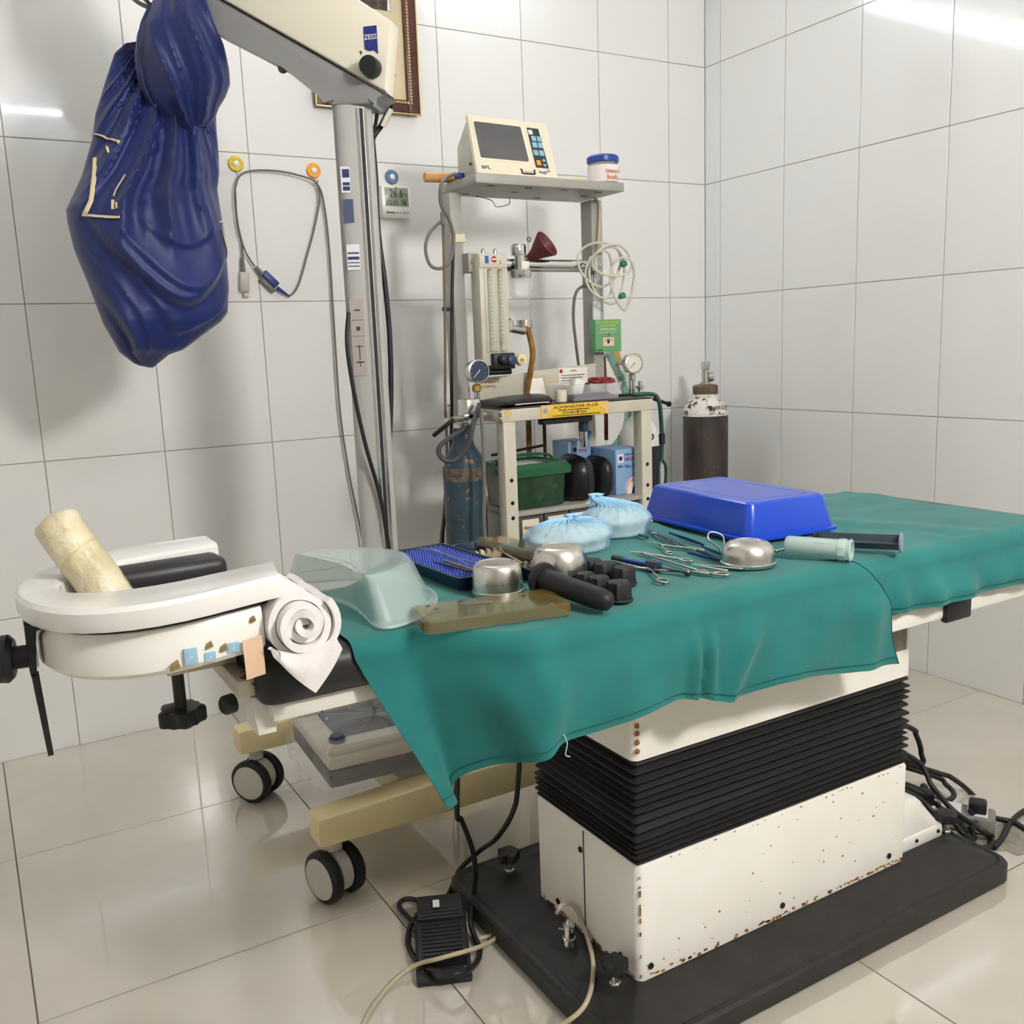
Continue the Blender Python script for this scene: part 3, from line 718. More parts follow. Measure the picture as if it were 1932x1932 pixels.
# --- surgical instruments
m_inst = M('instrument_steel', (186, 182, 172), .25, 1)
m_titan = M('blue_titanium', (44, 66, 132), .3, .7)
m_dinst = M('darkened_steel', (92, 96, 104), .3, .9)
zi = ZB+.0025
def P2(p, dz=0): return V((p[0], p[1], zi+dz))
def ring_shank(t, pts, ring, rr, rl, mat, r=.0017):
    """one blade, shank and finger ring of scissors or forceps"""
    P = [P2(p) for p in pts]
    tube('shank', P+[P2(ring)], lambda s: r*(.45+.75*sstep(0, .5, s)), mat, t, 5, 7)
    d = (P2(ring)-P[-1]).normalized(); c = P2(ring)+d*rl; n = Z.cross(d)
    tube('finger_ring', [c+d*rl*math.cos(k*PI/6)+n*rr*math.sin(k*PI/6) for k in range(12)], r*.95, mat, t, 3, 7, True)
def scissor(name, tip1, tip2, piv, r1, r2, mat, label, cat, rr=.007, rl=.011, r=.0017):
    t = thing(name, (piv[0], piv[1], ZB), label, cat)
    def mid(a, b, k): return ((a[0]+(b[0]-a[0])*k), (a[1]+(b[1]-a[1])*k))
    ring_shank(t, [tip1, piv, mid(piv, r1, .5)], r1, rr, rl, mat, r)
    ring_shank(t, [tip2, piv, mid(piv, r2, .5)], r2, rr, rl, mat, r)
    lathe('pivot', [(.0032, -.002), (.0032, .002), (.002, .0026)], P2(piv), mat, t, Z, 12)
    return t
scissor('ring_forceps', (-1.6104, -1.5530, 0.7000), (-1.6263, -1.6005, 0.7000), (-1.6018, -1.6430, 0.7000), (-1.5456, -1.7234, 0.7000), (-1.6254, -1.6992, 0.7000), m_inst, 'long steel ring-handled forceps lying nearest the front of the cloth', 'forceps', .0075, .0125, .0019)
scissor('scissors', (-1.5487, -1.5270, 0.7000), (-1.5395, -1.5322, 0.7000), (-1.5407, -1.5519, 0.7000), (-1.5219, -1.6222, 0.7000), (-1.5508, -1.6980, 0.7000), m_inst, 'open steel scissors in the middle of the instrument row', 'scissors', .006, .0115)
scissor('scissors', (-1.4806, -1.4838, 0.7000), (-1.4724, -1.4880, 0.7000), (-1.4777, -1.5202, 0.7000), (-1.5023, -1.5690, 0.7000), (-1.4564, -1.5818, 0.7000), m_inst, 'small steel scissors behind the blue-handled pen, rings to the right', 'scissors', .0062, .010)
def forceps(name, tip, end, wd, mat, label, cat='forceps', sp=.004):
    t = thing(name, (tip[0], tip[1], ZB), label, cat)
    a, b = P2(tip), P2(end); d = (b-a).normalized(); n = Z.cross(d); L_ = (b-a).length
    for s in (-1, 1):
        poly = [(0, s*.0006), (L_*.25, s*sp*.55), (L_*.45, s*sp), (L_*.72, s*(sp*.9)), (L_, s*.0006), (L_, -s*.0001), (L_*.72, s*(sp*.9-wd)), (L_*.45, s*(sp-wd)), (L_*.25, s*(sp*.55-wd*.6)), (0, -s*.0001)]
        prism('forceps_arm', poly, a-Z*.0015, d, n, .003, mat, t, 0)
    box('joint', b-d*.004, (.006, .0035, .004), mat, t, .0006, Matrix.Rotation(math.atan2(d.y, d.x), 3, 'Z'))
    return t
forceps('forceps', (-1.4007, -1.4507, 0.7000), (-1.4226, -1.5675, 0.7000), .0018, m_titan, 'dark blue titanium forceps lying alone just in front of the blue tray')
forceps('forceps', (-1.4832, -1.5954, 0.7000), (-1.4783, -1.6682, 0.7000), .0018, m_titan, 'blue titanium forceps with its end against the right-hand bowl')
forceps('forceps', (-1.4597, -1.5895, 0.7000), (-1.4758, -1.6560, 0.7000), .0012, m_titan, 'slim bright blue forceps lying across the other blue forceps', sp=.0028)
forceps('forceps', (-1.4342, -1.5739, 0.7000), (-1.4517, -1.6471, 0.7000), .0014, m_dinst, 'dark steel forceps pointing away behind the right-hand bowl', sp=.003)
nh = thing('needle_holder', tuple((-1.4252, -1.4417, 0.7000)), 'chrome needle holder with a perforated handle behind the small scissors', 'needle holder')
tube('holder_jaw', [P2((-1.3770, -1.3510, 0.7000)), P2((-1.4059, -1.4074, 0.7000)), P2((-1.4269, -1.4527, 0.7000))], lambda s: .0007+.0016*s, m_chrome, nh, 4, 7)
prism('holder_joint', [(-.006, -.003), (.006, -.003), (.006, .003), (-.006, .003)], P2((-1.4252, -1.4417, 0.7000))-Z*.002, (.5, -1, 0), (1, .5, 0), .005, m_chrome, nh, .0008)
for k, e_ in ((-1, (1296,1037)), (1, (1302,1034))):
    pass
tube('holder_handle', [P2((-1.4269, -1.4527, 0.7000)), P2((-1.4362, -1.4930, 0.7000)), P2((-1.4576, -1.5701, 0.7000))], lambda s: .0024-.0008*s, m_dinst, nh, 4, 7)
tube('holder_handle', [P2((-1.4299, -1.4563, 0.7000)), P2((-1.4574, -1.5321, 0.7000)), P2((-1.4643, -1.5751, 0.7000))], lambda s: .002-.0006*s, m_dinst, nh, 4, 7)
for p in ((-1.4432, -1.5027, 0.7030), (-1.4476, -1.5192, 0.7030), (-1.4526, -1.5348, 0.7030)): lathe('handle_hole', [(.0014, 0), (.001, .001)], V(p)+Z*.002, m_chrome, nh, Z, 8)
pen = thing('cautery_pen', tuple((-1.5797, -1.5835, 0.7000)), 'dark blue instrument pen with a hexagonal collar and long rod', 'instrument pen')
a, b = V((-1.6039, -1.5571, 0.7050)), V((-1.5929, -1.6423, 0.7060)); c_ = V((-1.5776, -1.6978, 0.7050))
cyl('pen_barrel', a, b, .0045, m_titan, pen, .0048, 14)
cyl('pen_sheath', a+(a-b).normalized()*.002, a+(b-a)*.28, .0056, m_black, pen, seg=10)
cyl('hex_collar', b-(b-a).normalized()*.012, b+(b-a).normalized()*.012, .009, M('navy_collar', (34, 42, 66), .4), pen, seg=6)
cyl('pen_rod', b, c_, .0022, m_dinst, pen, seg=10)
rk = lathe('rod_clip', [(.004, 0), (.0055, .003), (.0055, .008), (.003, .010)], c_, m_dinst, pen, c_-b, 10)
tag(cyl('probe', P2((-1.5228, -1.6727, 0.7000)), P2((-1.4934, -1.7324, 0.7000)), .0015, m_inst, None, .0022, 10), 'thin steel probe lying in front of the right-hand bowl', 'probe')
tag(cyl('probe', P2((-1.5311, -1.6613, 0.7000)), P2((-1.5200, -1.7276, 0.7000)), .0011, m_inst, None, .0022, 10), 'thin steel probe crossing towards the rings of the long forceps', 'probe')
tag(cyl('knife_handle', P2((-1.4496, -1.4267, 0.7000)), P2((-1.4555, -1.4583, 0.7000)), .0022, m_dinst, None, .003, 10), 'short dark knife handle peeping out beside the taller bundle', 'knife')
sl = thing('wire_speculum', tuple((-1.4264, -1.6126, 0.7000)), 'steel wire loop standing up behind the right-hand bowl', 'speculum')
q = V((-1.4412, -1.6310, 0.7000))
tube('wire_loop', [q, q+V((-.004, .004, .012)), q+V((-.018, .012, .026)), q+V((-.010, .016, .036)), q+V((.006, .006, .030)), q+V((.006, .0, .012)), q+V((.002, -.004, .0))], .0016, m_inst, sl, 6, 7)
hx = thing('spiral_probe', tuple((-1.3460, -1.6810, 0.7000)), 'dark twisted spiral rod between the right-hand bowl and the syringe barrel', 'probe')
a, b = P2((-1.3720, -1.6794, 0.7000)), P2((-1.3085, -1.6814, 0.7000)); x_, y_, d = frame_of(b-a)
tube('spiral', [a+(b-a)*(k/40)+(x_*math.cos(k*1.25)+y_*math.sin(k*1.25))*.002 for k in range(41)], .0016, m_chrome, hx, 2, 6)
cyl('core_rod', a, b, .0012, m_black, hx)


# ================================================================ operating microscope on its wheeled stand
mic = thing('operating_microscope', (-1.72, -.86, 0), 'cream and grey operating microscope stand on wheels with a rising arm', 'microscope')
m_arm = M('cream_cover', (226, 220, 202), .38)
m_grey = M('grey_casting', (142, 142, 142), .38)
m_alu = M('column_aluminium', (178, 177, 174), .38, .15)
CX, CY = -1.72, -.86
nf = V((-.375, -.927, 0)); sd = V((.927, -.375, 0))      # column front normal and sideways axis
bm = bmesh.new()
def colring(z, o=0):
    return [tuple(V((CX, CY, z))+sd*x+nf*-y) for x, y, _ in rrect(-.039, .039, -.048, .048, .024, 0, o, 5)]
bm_loops(bm, [colring(.16), colring(1.527)]); finish('column', bm, m_alu, mic, angle=40)
def on_col(x, z, w, h, mat, name, parent=None, t=.0015, dep=.048):
    c = V((CX, CY, z))+sd*x+nf*dep
    r = Matrix((sd, -nf, Z)).transposed()
    return box(name, c, (w, t*2, h), mat, parent or mic, 0, r)
on_col(.017, .84, .007, 1.36, M('slot_black', (40, 40, 42), .6), 'cable_slot', dep=.047)
on_col(.0085, .84, .005, 1.36, m_chrome, 'slot_edge', dep=.0475)
on_col(.0255, .84, .005, 1.36, m_steel, 'slot_edge', dep=.0468)
m_sticker = M('white_sticker', (216, 218, 222), .4)
m_navyprint = M('navy_print', (36, 46, 88), .5)
s1 = on_col(-.016, 1.235, .026, .05, m_sticker, 'type_label')
for dz, h in ((.008, .003), (-.002, .006), (-.011, .002), (-.018, .002)): on_col(-.016, 1.235+dz, .023, h, m_navyprint, 'print_line', s1, .0018)
s2 = on_col(-.022, 1.385, .018, .05, m_sticker, 'maker_label')
for dz, h in ((.012, .016), (-.008, .006), (-.017, .008)): on_col(-.021, 1.385+dz, .014, h, m_navyprint, 'print_block', s2, .0018)
on_col(-.020, 1.325, .020, .045, M('blue_label', (70, 78, 110), .5), 'blue_label')
s3 = on_col(-.017, 1.075, .027, .155, M('pictogram_plate', (168, 156, 150), .5), 'pictogram_plate')
for dz, w, h in ((.055, .012, .003), (.035, .025, .0008), (.018, .008, .008), (.003, .025, .0008), (-.018, .014, .002), (-.03, .002, .03), (-.05, .016, .003), (-.055, .002, .008)): on_col(-.016, 1.075+dz, w, h, M('pictogram_ink', (60, 52, 52), .6), 'pictogram_mark', s3, .0018)
# arm
ea = V((-.75, .66, 0)).normalized(); na = V((-.66, -.75, 0)).normalized(); OA = V((CX, CY, 0))+na*.06
bm = bmesh.new(); bm_prism(bm, [(-.092, 1.540), (.45, 1.874), (.45, 2.07), (-.111, 1.666)], OA, ea, Z, .05, .006)
if (bm.faces and ea.cross(Z).dot(na) > 0): bmesh.ops.translate(bm, verts=bm.verts, vec=-na*.05)
arm = finish('arm_cover', bm, m_arm, mic, angle=30)
low = [(-.086, 1.5415), (.45, 1.8755), (.45, 1.80), (.27, 1.690), (.205, 1.654), (.12, 1.605), (.055, 1.566), (.036, 1.549), (.029, 1.537), (.027, 1.526), (-.057, 1.522), (-.06, 1.528), (-.07, 1.533)]
bm = bmesh.new(); bm_prism(bm, low, OA-na*.008, ea, Z, .085, .012)
if ea.cross(Z).dot(na) > 0: bmesh.ops.translate(bm, verts=bm.verts, vec=-na*.085)
finish('arm_casting', bm, m_grey, mic, angle=30)
def on_arm(s, z, off=.001): return OA+ea*s+Z*z+na*off
lathe('screw_cap', [(.012, 0), (.011, .002)], on_arm(.128, 1.612, -.03), M('cap_grey', (110, 110, 110), .5), mic, na, 16)
kb = lathe('brake_knob', [(.014, 0), (.0195, .002), (.0185, .026), (.017, .030), (.003, .031)], on_arm(-.068, 1.584), m_black, mic, na, 20)
for k in range(20):
    pass
ex = -ea                                               # reading direction on the arm face
lo = prism('logo_plate', [(0, .006), (.006, .0025), (.012, .0012), (.018, .0025), (.026, -.005), (.026, .046), (0, .046)], on_arm(-.055, 1.615), ex, Z, .0008, M('logo_blue', (36, 46, 120), .4), mic)
text('lettering', 'ZEISS', on_arm(-.0555, 1.637, .0018), ex, Z, .0135, m_white, lo, .0245, .0003)
text('lock_symbol', '9', on_arm(-.044, 1.611, .001), ex, Z, .011, m_ink, mic, None, .0003)
# vertical suspension at the arm's end, above the draped head
SX, SY = -1.988, -.605
cyl('suspension_post', (SX+.02, SY, 1.70), (SX+.02, SY, 2.02), .036, m_white, mic)
lathe('swivel', [(.045, 0), (.05, .01), (.05, .05), (.044, .06)], (SX+.02, SY, 1.775), m_white, mic, Z, 28)
# base: two legs, a cross beam and four twin-wheel casters
def leg(y, x0):
    bm = bmesh.new(); secs = []
    for x, zb, zt_, w in ((x0, .128, .186, .062), (x0+.28, .124, .196, .07), (x0+.62, .124, .196, .07), (x0+.86, .128, .186, .062)):
        secs.append([(x, y-w/2, zb), (x, y+w/2, zb), (x, y+w/2, zt_), (x, y-w/2, zt_)])
    bm_loops(bm, secs); bmesh.ops.bevel(bm, geom=bm.edges[:], offset=.008, segments=2, affect='EDGES', profile=.5)
    finish('base_leg', bm, m_beige, mic, angle=30)
leg(-1.115, -1.995); leg(-.605, -2.01)
box2('cross_beam', (-1.80, -1.10, .13), (-1.62, -.62, .19), m_beige, mic, .008)
m_hub = M('hub_grey', (196, 192, 184), .45)
def caster(x, y, ang):
    ax = V((math.cos(ang), math.sin(ang), 0)); c = V((x, y, .052))
    c0 = cyl('caster', (x, y, .10), (x, y, .130), .017, m_hub, mic)
    sidev = Z.cross(ax)
    for s in (-1, 1):
        lathe('wheel', [(.030, -.012), (.044, -.012), (.051, -.008), (.052, 0), (.051, .007), (.046, .0115), (.040, .0125)], c+ax*s*.027, m_rubber, c0, ax*s, 36)
        lathe('wheel_hub', [(.041, 0), (.040, .002), (.002, .0035)], c+ax*s*.039, m_hub, c0, ax*s, 36)
    lathe('caster_fork', [(.040, -.014), (.043, -.012), (.043, .012), (.040, .014)], c+Z*.004, m_hub, c0, ax, 30)
    prism('brake_pedal', [(-.045, -.012), (-.060, -.002), (-.055, .008), (-.030, .016), (-.022, .004)], c-ax*.016-Z*.012, sidev, Z, .034, m_black, c0, .003)
caster(-1.955, -1.105, math.radians(180+18)); caster(-1.965, -.60, math.radians(180+40))
caster(-1.20, -1.105, math.radians(200)); caster(-1.20, -.605, math.radians(200))
# lamp cable and sensor cables on the stand
tube('arm_cable', [(-1.6556, -0.9000, 1.5641), (-1.6482, -0.8900, 1.5398), (-1.6551, -0.8600, 1.5079), (-1.6753, -0.8500, 1.4773), (-1.6768, -0.8500, 1.4376)], .006, m_cord, mic, 8, 8)
tube('arm_cable', [(-1.6693, -0.8700, 1.5323), (-1.6704, -0.8600, 1.5066), (-1.6788, -0.8500, 1.4770)], .004, m_cord, mic, 8, 8)
tube('cable_tie', [(-1.6455, -0.8850, 1.5310), (-1.6599, -0.8700, 1.4992)], .009, M('clear_tag', (214, 208, 190), .3), mic, 2, 8, flat=(1, .5))
tube('mains_cable', [(-1.6768, -0.8520, 1.4840), (-1.6746, -0.8520, 1.3954), (-1.6759, -0.8520, 1.2891), (-1.6674, -0.8520, 1.1807), (-1.6636, -0.8500, 1.0588), (-1.6720, -0.8500, 0.9117), (-1.6958, -0.8500, 0.7396), (-1.7194, -0.8500, 0.6122), (-1.69, -.84, .35), (-1.70, -.84, .2)], .006, m_cord, mic, 8, 8)
tube('signal_cable', [(-1.7757, -0.9100, 1.1245), (-1.7875, -0.9200, 1.0613), (-1.7796, -0.9200, 0.9652), (-1.7618, -0.9200, 0.8551), (-1.7364, -0.9200, 0.7409), (-1.7235, -0.9200, 0.6248), (-1.68, -.9, .3), (-1.70, -.90, .2)], .0045, m_cord, mic, 8, 8)

# ================================================================ blue dust cover over the microscope head
m_satin = M('blue_satin', (16, 36, 102), .5, col2=(13, 31, 90), scale=5, sheen=.15, bump=(500, .05, .0006))
m_print = M('cream_print', (220, 204, 164), .6)
bag = thing('dust_cover', (-2.06, -.60, 1.05), 'royal blue satin dust cover with cream line print hanging over the microscope head', 'dust cover')
MB_L = [(82, (-2.0970, -0.6000, 1.6796)), (100, (-2.1193, -0.6000, 1.6590)), (165, (-2.1474, -0.6000, 1.5907)), (215, (-2.1679, -0.6000, 1.5384)), (262, (-2.1790, -0.6000, 1.4899)), (330, (-2.2054, -0.6000, 1.4188)), (395, (-2.2423, -0.6000, 1.3505)), (420, (-2.2422, -0.6000, 1.3248)), (470, (-2.2361, -0.6000, 1.2731)), (530, (-2.2181, -0.6000, 1.2102)), (610, (-2.1968, -0.6000, 1.1243)), (665, (-2.1711, -0.6000, 1.0636)), (688, (-2.1422, -0.6000, 1.0370)), (694, (-2.1130, -0.6000, 1.0290))]
MB_R = [(82, (-2.0304, -0.6000, 1.6875)), (100, (-1.9458, -0.6000, 1.6787)), (165, (-1.9244, -0.6000, 1.6125)), (250, (-1.9294, -0.6000, 1.5209)), (330, (-1.9329, -0.6000, 1.4337)), (360, (-1.9405, -0.6000, 1.4004)), (430, (-1.9361, -0.6000, 1.3231)), (500, (-1.9341, -0.6000, 1.2446)), (545, (-1.9352, -0.6000, 1.1935)), (590, (-1.9422, -0.6000, 1.1420)), (607, (-1.9578, -0.6000, 1.1228)), (625, (-1.9883, -0.6000, 1.1029)), (660, (-2.0426, -0.6000, 1.0646)), (668, (-2.0710, -0.6000, 1.0566)), (694, (-2.1087, -0.6000, 1.0288))]
def plv(tab, x):                        # the same table lookup for points
    return V([pl([(k, p[i]) for k, p in tab], x) for i in range(3)])
def ridge(t): return (math.cos(2*PI*t)*.5+.5)**2.2
def crease(t): return 1-abs(math.sin(PI*t))**.8
def saw(t):
    f = t % 1; return f**1.6 if f < .88 else (.88**1.6)*(1-sstep(.88, 1, f))
def cover(u, v, off=0):
    py = 82+(693.5-82)*v
    a = plv(MB_L, py); b = plv(MB_R, py)
    c = (a+b)/2; hw = (b-a)/2; th = 2*PI*u
    dep = hw.length*.78*min(1, .35+1.2*v)
    k = math.sin(th)                                 # +1 faces the room (-y)
    w_ = math.cos(th)
    d = 0
    fr = max(0, k)
    t = (w_-.22)/(.22+v)                             # pleats fanning down from the neck
    d += .030*crease(t*1.35+.2)*sstep(.03, .2, v)*(1-sstep(.52, .74, v))*fr
    d += .011*crease(t*3.1+.55)*(1-sstep(.5, .7, v))*fr
    q = v+.27*w_*w_-.09*w_                            # swags sagging between the sides
    d += .042*saw(q*3.3+.28)*sstep(.45, .62, v)*(1-sstep(.93, 1, v))*fr
    d += .013*saw(q*7.9-w_*.5)*sstep(.5, .7, v)*(1-sstep(.9, 1, v))*fr
    d += .004*fbm((w_*2.5, v*5, 2), 1)*fr
    p = c+hw*w_+V((0, -1, 0))*(dep*k+(d+off)*1.0)
    if k < 0: p.y = c.y-dep*k*.8
    return p
grid('cover_body', cover, 150, 150, m_satin, bag, wrap=True, capu=True)
SL = [(-8, (-2.0383, -0.6600, 1.7588)), (6, (-2.0519, -0.6600, 1.7432)), (30, (-2.0644, -0.6600, 1.7181)), (60, (-2.0816, -0.6600, 1.6866)), (100, (-2.0906, -0.6600, 1.6463)), (140, (-2.0907, -0.6600, 1.6068)), (170, (-2.0856, -0.6600, 1.5774)), (200, (-2.0734, -0.6600, 1.5485)), (220, (-2.0580, -0.6600, 1.5296)), (235, (-2.0335, -0.6600, 1.5163)), (245, (-2.0049, -0.6600, 1.5083))]
SR = [(-8, (-1.9548, -0.6600, 1.7706)), (6, (-1.9433, -0.6600, 1.7582)), (30, (-1.9413, -0.6600, 1.7343)), (60, (-1.9355, -0.6600, 1.7047)), (100, (-1.9196, -0.6600, 1.6657)), (140, (-1.9124, -0.6600, 1.6253)), (165, (-1.9115, -0.6600, 1.5994)), (185, (-1.9211, -0.6600, 1.5776)), (205, (-1.9362, -0.6600, 1.5554)), (225, (-1.9458, -0.6600, 1.5338)), (238, (-1.9612, -0.6600, 1.5190)), (245, (-1.9964, -0.6600, 1.5089))]
def sac(u, v):
    py = -8+252.5*v
    a = plv(SL, py); b = plv(SR, py)
    c = (a+b)/2; hw = (b-a)/2; th = 2*PI*u; w_ = math.cos(th); k = math.sin(th)
    dep = .035+.065*math.sin(PI*min(1, v*.95+.1))**.8
    dep *= math.sqrt(max(0, 1-max(0, (v-.75)/.25)**2*.85))
    fr = max(0, k); q = w_*1.5-1.1*v
    d = .026*crease(q*.8+.3)*fr+.008*crease(q*2.1+.45)*fr
    p = c+hw*w_+V((0, -1, 0))*(dep*k+d*sstep(0, .15, v)*(1-sstep(.9, 1, v)))
    return p
grid('cover_hood', sac, 120, 80, m_satin, bag, wrap=True, capu=True)
tube('drawstring', [sac(.45, .1+k*.075)+V((-.004, -.004, 0)) for k in range(11)], .003, M('navy_cord', (22, 34, 84), .6), bag, 4, 6)
# cream print: a framed monogram, half lost in the folds
def on_cover(p):
    v = .5
    for _ in range(14):
        l, r = plv(MB_L, 82+611.5*v), plv(MB_R, 82+611.5*v)
        w_ = max(-1, min(1, 2*(p[0]-l.x)/(r.x-l.x)-1)); v += (l.z+(r.z-l.z)*(w_+1)/2-p[2])/.79*.8; v = max(.01, min(.99, v))
    return cover(math.acos(w_)/(2*PI), v, .0025)
def print_line(pts, wd=.0046):
    P = []
    for a, b in zip(pts, pts[1:]): P += [on_cover(V(a).lerp(V(b), k/8)) for k in range(8)]
    P.append(on_cover(pts[-1])); tube('printed_line', P, wd, m_print, bag, 1, 6, flat=(1, .35))
print_line([(-2.1773, -0.6000, 1.4961), (-2.1614, -0.6000, 1.4870), (-2.1408, -0.6000, 1.4720)]); print_line([(-2.1826, -0.6000, 1.4467), (-2.1885, -0.6000, 1.4197), (-2.2052, -0.6000, 1.3571), (-2.2199, -0.6000, 1.3307), (-2.1957, -0.6000, 1.3252), (-2.1648, -0.6000, 1.3209)])
print_line([(-2.1616, -0.6000, 1.4665), (-2.1611, -0.6000, 1.4522)], .0025); print_line([(-2.1395, -0.6000, 1.4068), (-2.1599, -0.6000, 1.3776), (-2.1664, -0.6000, 1.3638)]); print_line([(-2.1692, -0.6000, 1.3564), (-2.1722, -0.6000, 1.3374), (-2.1659, -0.6000, 1.3397), (-2.1648, -0.6000, 1.3503)], .003)
print_line([(-1.9563, -0.6000, 1.3259), (-1.9433, -0.6000, 1.3318)]); print_line([(-1.9554, -0.6000, 1.3115), (-1.9488, -0.6000, 1.2837), (-1.9409, -0.6000, 1.2580)])
tube('light_guide', [(-2.0690, -0.5500, 1.7888), (-2.0584, -0.5800, 1.7678), (-2.0445, -0.6000, 1.7546), (-2.0388, -0.6200, 1.7433)], .0045, m_greycord, bag, 6, 8)
tube('light_guide', [(-2.0511, -0.5500, 1.7913), (-2.0442, -0.5800, 1.7748), (-2.0361, -0.6000, 1.7557)], .004, m_greycord, bag, 6, 8)

# ================================================================ wrapped foot control lying on the stand's legs
fc = thing('foot_control', (-1.80, -.93, .197), 'beige microscope foot control wrapped in clear plastic on the stand legs', 'foot control')
Rf = Matrix.Rotation(math.radians(-4), 3, 'Z') @ Matrix.Rotation(math.radians(-2), 3, 'X')
o = V((-1.79, -.945, .205))
def fcp(x, y, z): return Rf @ V((x, y, z))+o
m_wrapbody = M('foot_control_grey', (206, 198, 180), .5)
box('control_base', fcp(.02, 0, .018), (.33, .30, .036), m_black, fc, .006, Rf)
box('control_body', fcp(.02, 0, .05), (.33, .30, .03), m_wrapbody, fc, .008, Rf)
box('foot_rail', fcp(.02, -.125, .072), (.33, .045, .026), m_wrapbody, fc, .01, Rf); box('foot_rail', fcp(.02, .125, .072), (.33, .045, .026), m_wrapbody, fc, .01, Rf)
box('tread_plate', fcp(.035, 0, .067), (.27, .19, .006), M('dark_tread', (38, 40, 54), .5, col2=(58, 60, 72), scale=60), fc, .002, Rf)
for y in (-.125, .125): lathe('control_button', [(.016, 0), (.017, .008), (.013, .014)], fcp(-.118, y, .084), M('button_navy', (40, 52, 84), .4), fc, Rf @ Z, 18)
m_wrap = M('clear_wrap', (236, 236, 236), .12, alpha=.22, bump=(40, 1, .01), coat=1)
def wrapf(u, v):
    a = 2*PI*u; sx, sy = .185, .170
    c, s = math.cos(a), math.sin(a); k = (abs(c)**5+abs(s)**5)**(-1/5)
    x, y = .02+sx*c*k, sy*s*k
    prof = [(0, -.006, 1.0), (.15, .0, 1.05), (.3, .03, 1.02), (.5, .082, 1.0), (.6, .092, .93), (.8, .09, .6), (1, .078, .02)]
    z = pl([(q[0], q[1]) for q in prof], v); kk = pl([(q[0], q[2]) for q in prof], v)
    n_ = fbm((x*30, y*30, z*40), 1)*.008
    return fcp(x*kk+n_*c, y*kk+n_*s, max(-.005, z+n_*sstep(.2, .5, v)))
grid('plastic_wrap', wrapf, 110, 50, m_wrap, fc, wrap=True, angle=12)

# ================================================================ hooks, leads and thermometer on the back wall
def wall_hook(x, z, col, col2, label):
    t = thing('wall_hook', (x, 0, z), label, 'hook', 'round adhesive wall hooks')
    m = M('hook_'+str(col[0])+'_'+str(col[2]), col, .4, col2=col2, scale=90)
    bm = bmesh.new(); n = 48; L_ = []
    for r, y in ((.0205, -.001), (.0215, -.004), (.019, -.009), (.013, -.0095), (.008, -.007)):
        L_.append([(x+r*(1+.03*math.cos(12*2*PI*k/n))*math.cos(2*PI*k/n), y, z+r*(1+.03*math.cos(12*2*PI*k/n))*math.sin(2*PI*k/n)) for k in range(n)])
    bm_loops(bm, L_); finish('hook_disc', bm, m, t, angle=40)
    lathe('hook_centre', [(.0085, 0), (.0082, .003), (.005, .005), (.001, .0055)], (x, -.006, z), m_white, t, (0, -1, 0), 20)
    tube('hook_prong', [(x+.002, -.006, z-.018), (x+.004, -.010, z-.032), (x+.004, -.020, z-.036), (x+.004, -.024, z-.030)], .0018, m_steel, t, 5, 6)
wall_hook(-1.729, 1.574, (226, 196, 40), (204, 170, 30), 'yellow round wall hook above the sensor clip')
wall_hook(-1.505, 1.569, (244, 172, 56), (232, 150, 44), 'orange round wall hook beside the microscope column')
wall_hook(-1.259, 1.564, (96, 128, 168), (80, 112, 156), 'blue round wall hook above the thermometer')
ld = thing('sensor_lead', (-1.62, -.012, 1.25), 'grey finger sensor lead with a blue plug looped over two wall hooks', 'sensor lead')
m_lead = M('lead_grey', (104, 102, 96), .5)
yw = -.018
tube('lead_loop', [(-1.7347, -0.0120, 1.3167), (-1.7347, -0.0140, 1.3570), (-1.7418, -0.0160, 1.3997), (-1.7441, -0.0180, 1.4635), (-1.7408, -0.0200, 1.5057), (-1.7251, -0.0220, 1.5400), (-1.6914, -0.0220, 1.5546), (-1.6235, -0.0220, 1.5584), (-1.5594, -0.0220, 1.5505), (-1.5133, -0.0220, 1.5369), (-1.4987, -0.0200, 1.5100), (-1.5001, -0.0160, 1.4736), (-1.5212, -0.0140, 1.3987), (-1.5457, -0.0140, 1.3309), (-1.5740, -0.0140, 1.2556), (-1.5923, -0.0140, 1.2255), (-1.6108, -0.0140, 1.2121)], .0028, m_lead, ld, 8, 8)
tube('lead_branch', [(-1.7426, -0.0240, 1.4980), (-1.7434, -0.0200, 1.4277), (-1.7360, -0.0180, 1.3710), (-1.7229, -0.0160, 1.3281), (-1.7032, -0.0160, 1.2949)], .0026, m_lead, ld, 8, 8)
tube('lead_tail', [(-1.5095, -0.0200, 1.5360), (-1.4918, -0.0180, 1.5077), (-1.4819, -0.0160, 1.4370), (-1.4785, -0.0160, 1.3317), (-1.4794, -0.0160, 1.2095), (-1.4811, -0.0180, 1.0854), (-1.4814, -0.0200, 0.8638), (-1.4649, -0.0200, 0.6673), (-1.4388, -0.0250, 0.4474), (-1.4319, -0.0300, 0.1889)], .0032, m_lead, ld, 8, 8)
cyl('strain_relief', (-1.7360, -0.0120, 1.3196), (-1.7366, -0.0120, 1.2789), .005, m_lead, ld, .007)
cp = box('sensor_clip', V((-1.7357, -0.0140, 1.2525)), (.027, .016, .055), M('clip_grey', (186, 178, 168), .45), ld, .005, Matrix.Rotation(.05, 3, 'Y'))
box('clip_spring', V((-1.7329, -0.0120, 1.2174)), (.018, .012, .012), m_hub, cp, .003)
cyl('plug_boot', (-1.7015, -0.0150, 1.2935), (-1.6835, -0.0150, 1.2731), .006, m_lead, ld, .008)
a, b = V((-1.6805, -0.0150, 1.2731)), V((-1.6435, -0.0150, 1.2361)); d = (b-a).normalized()
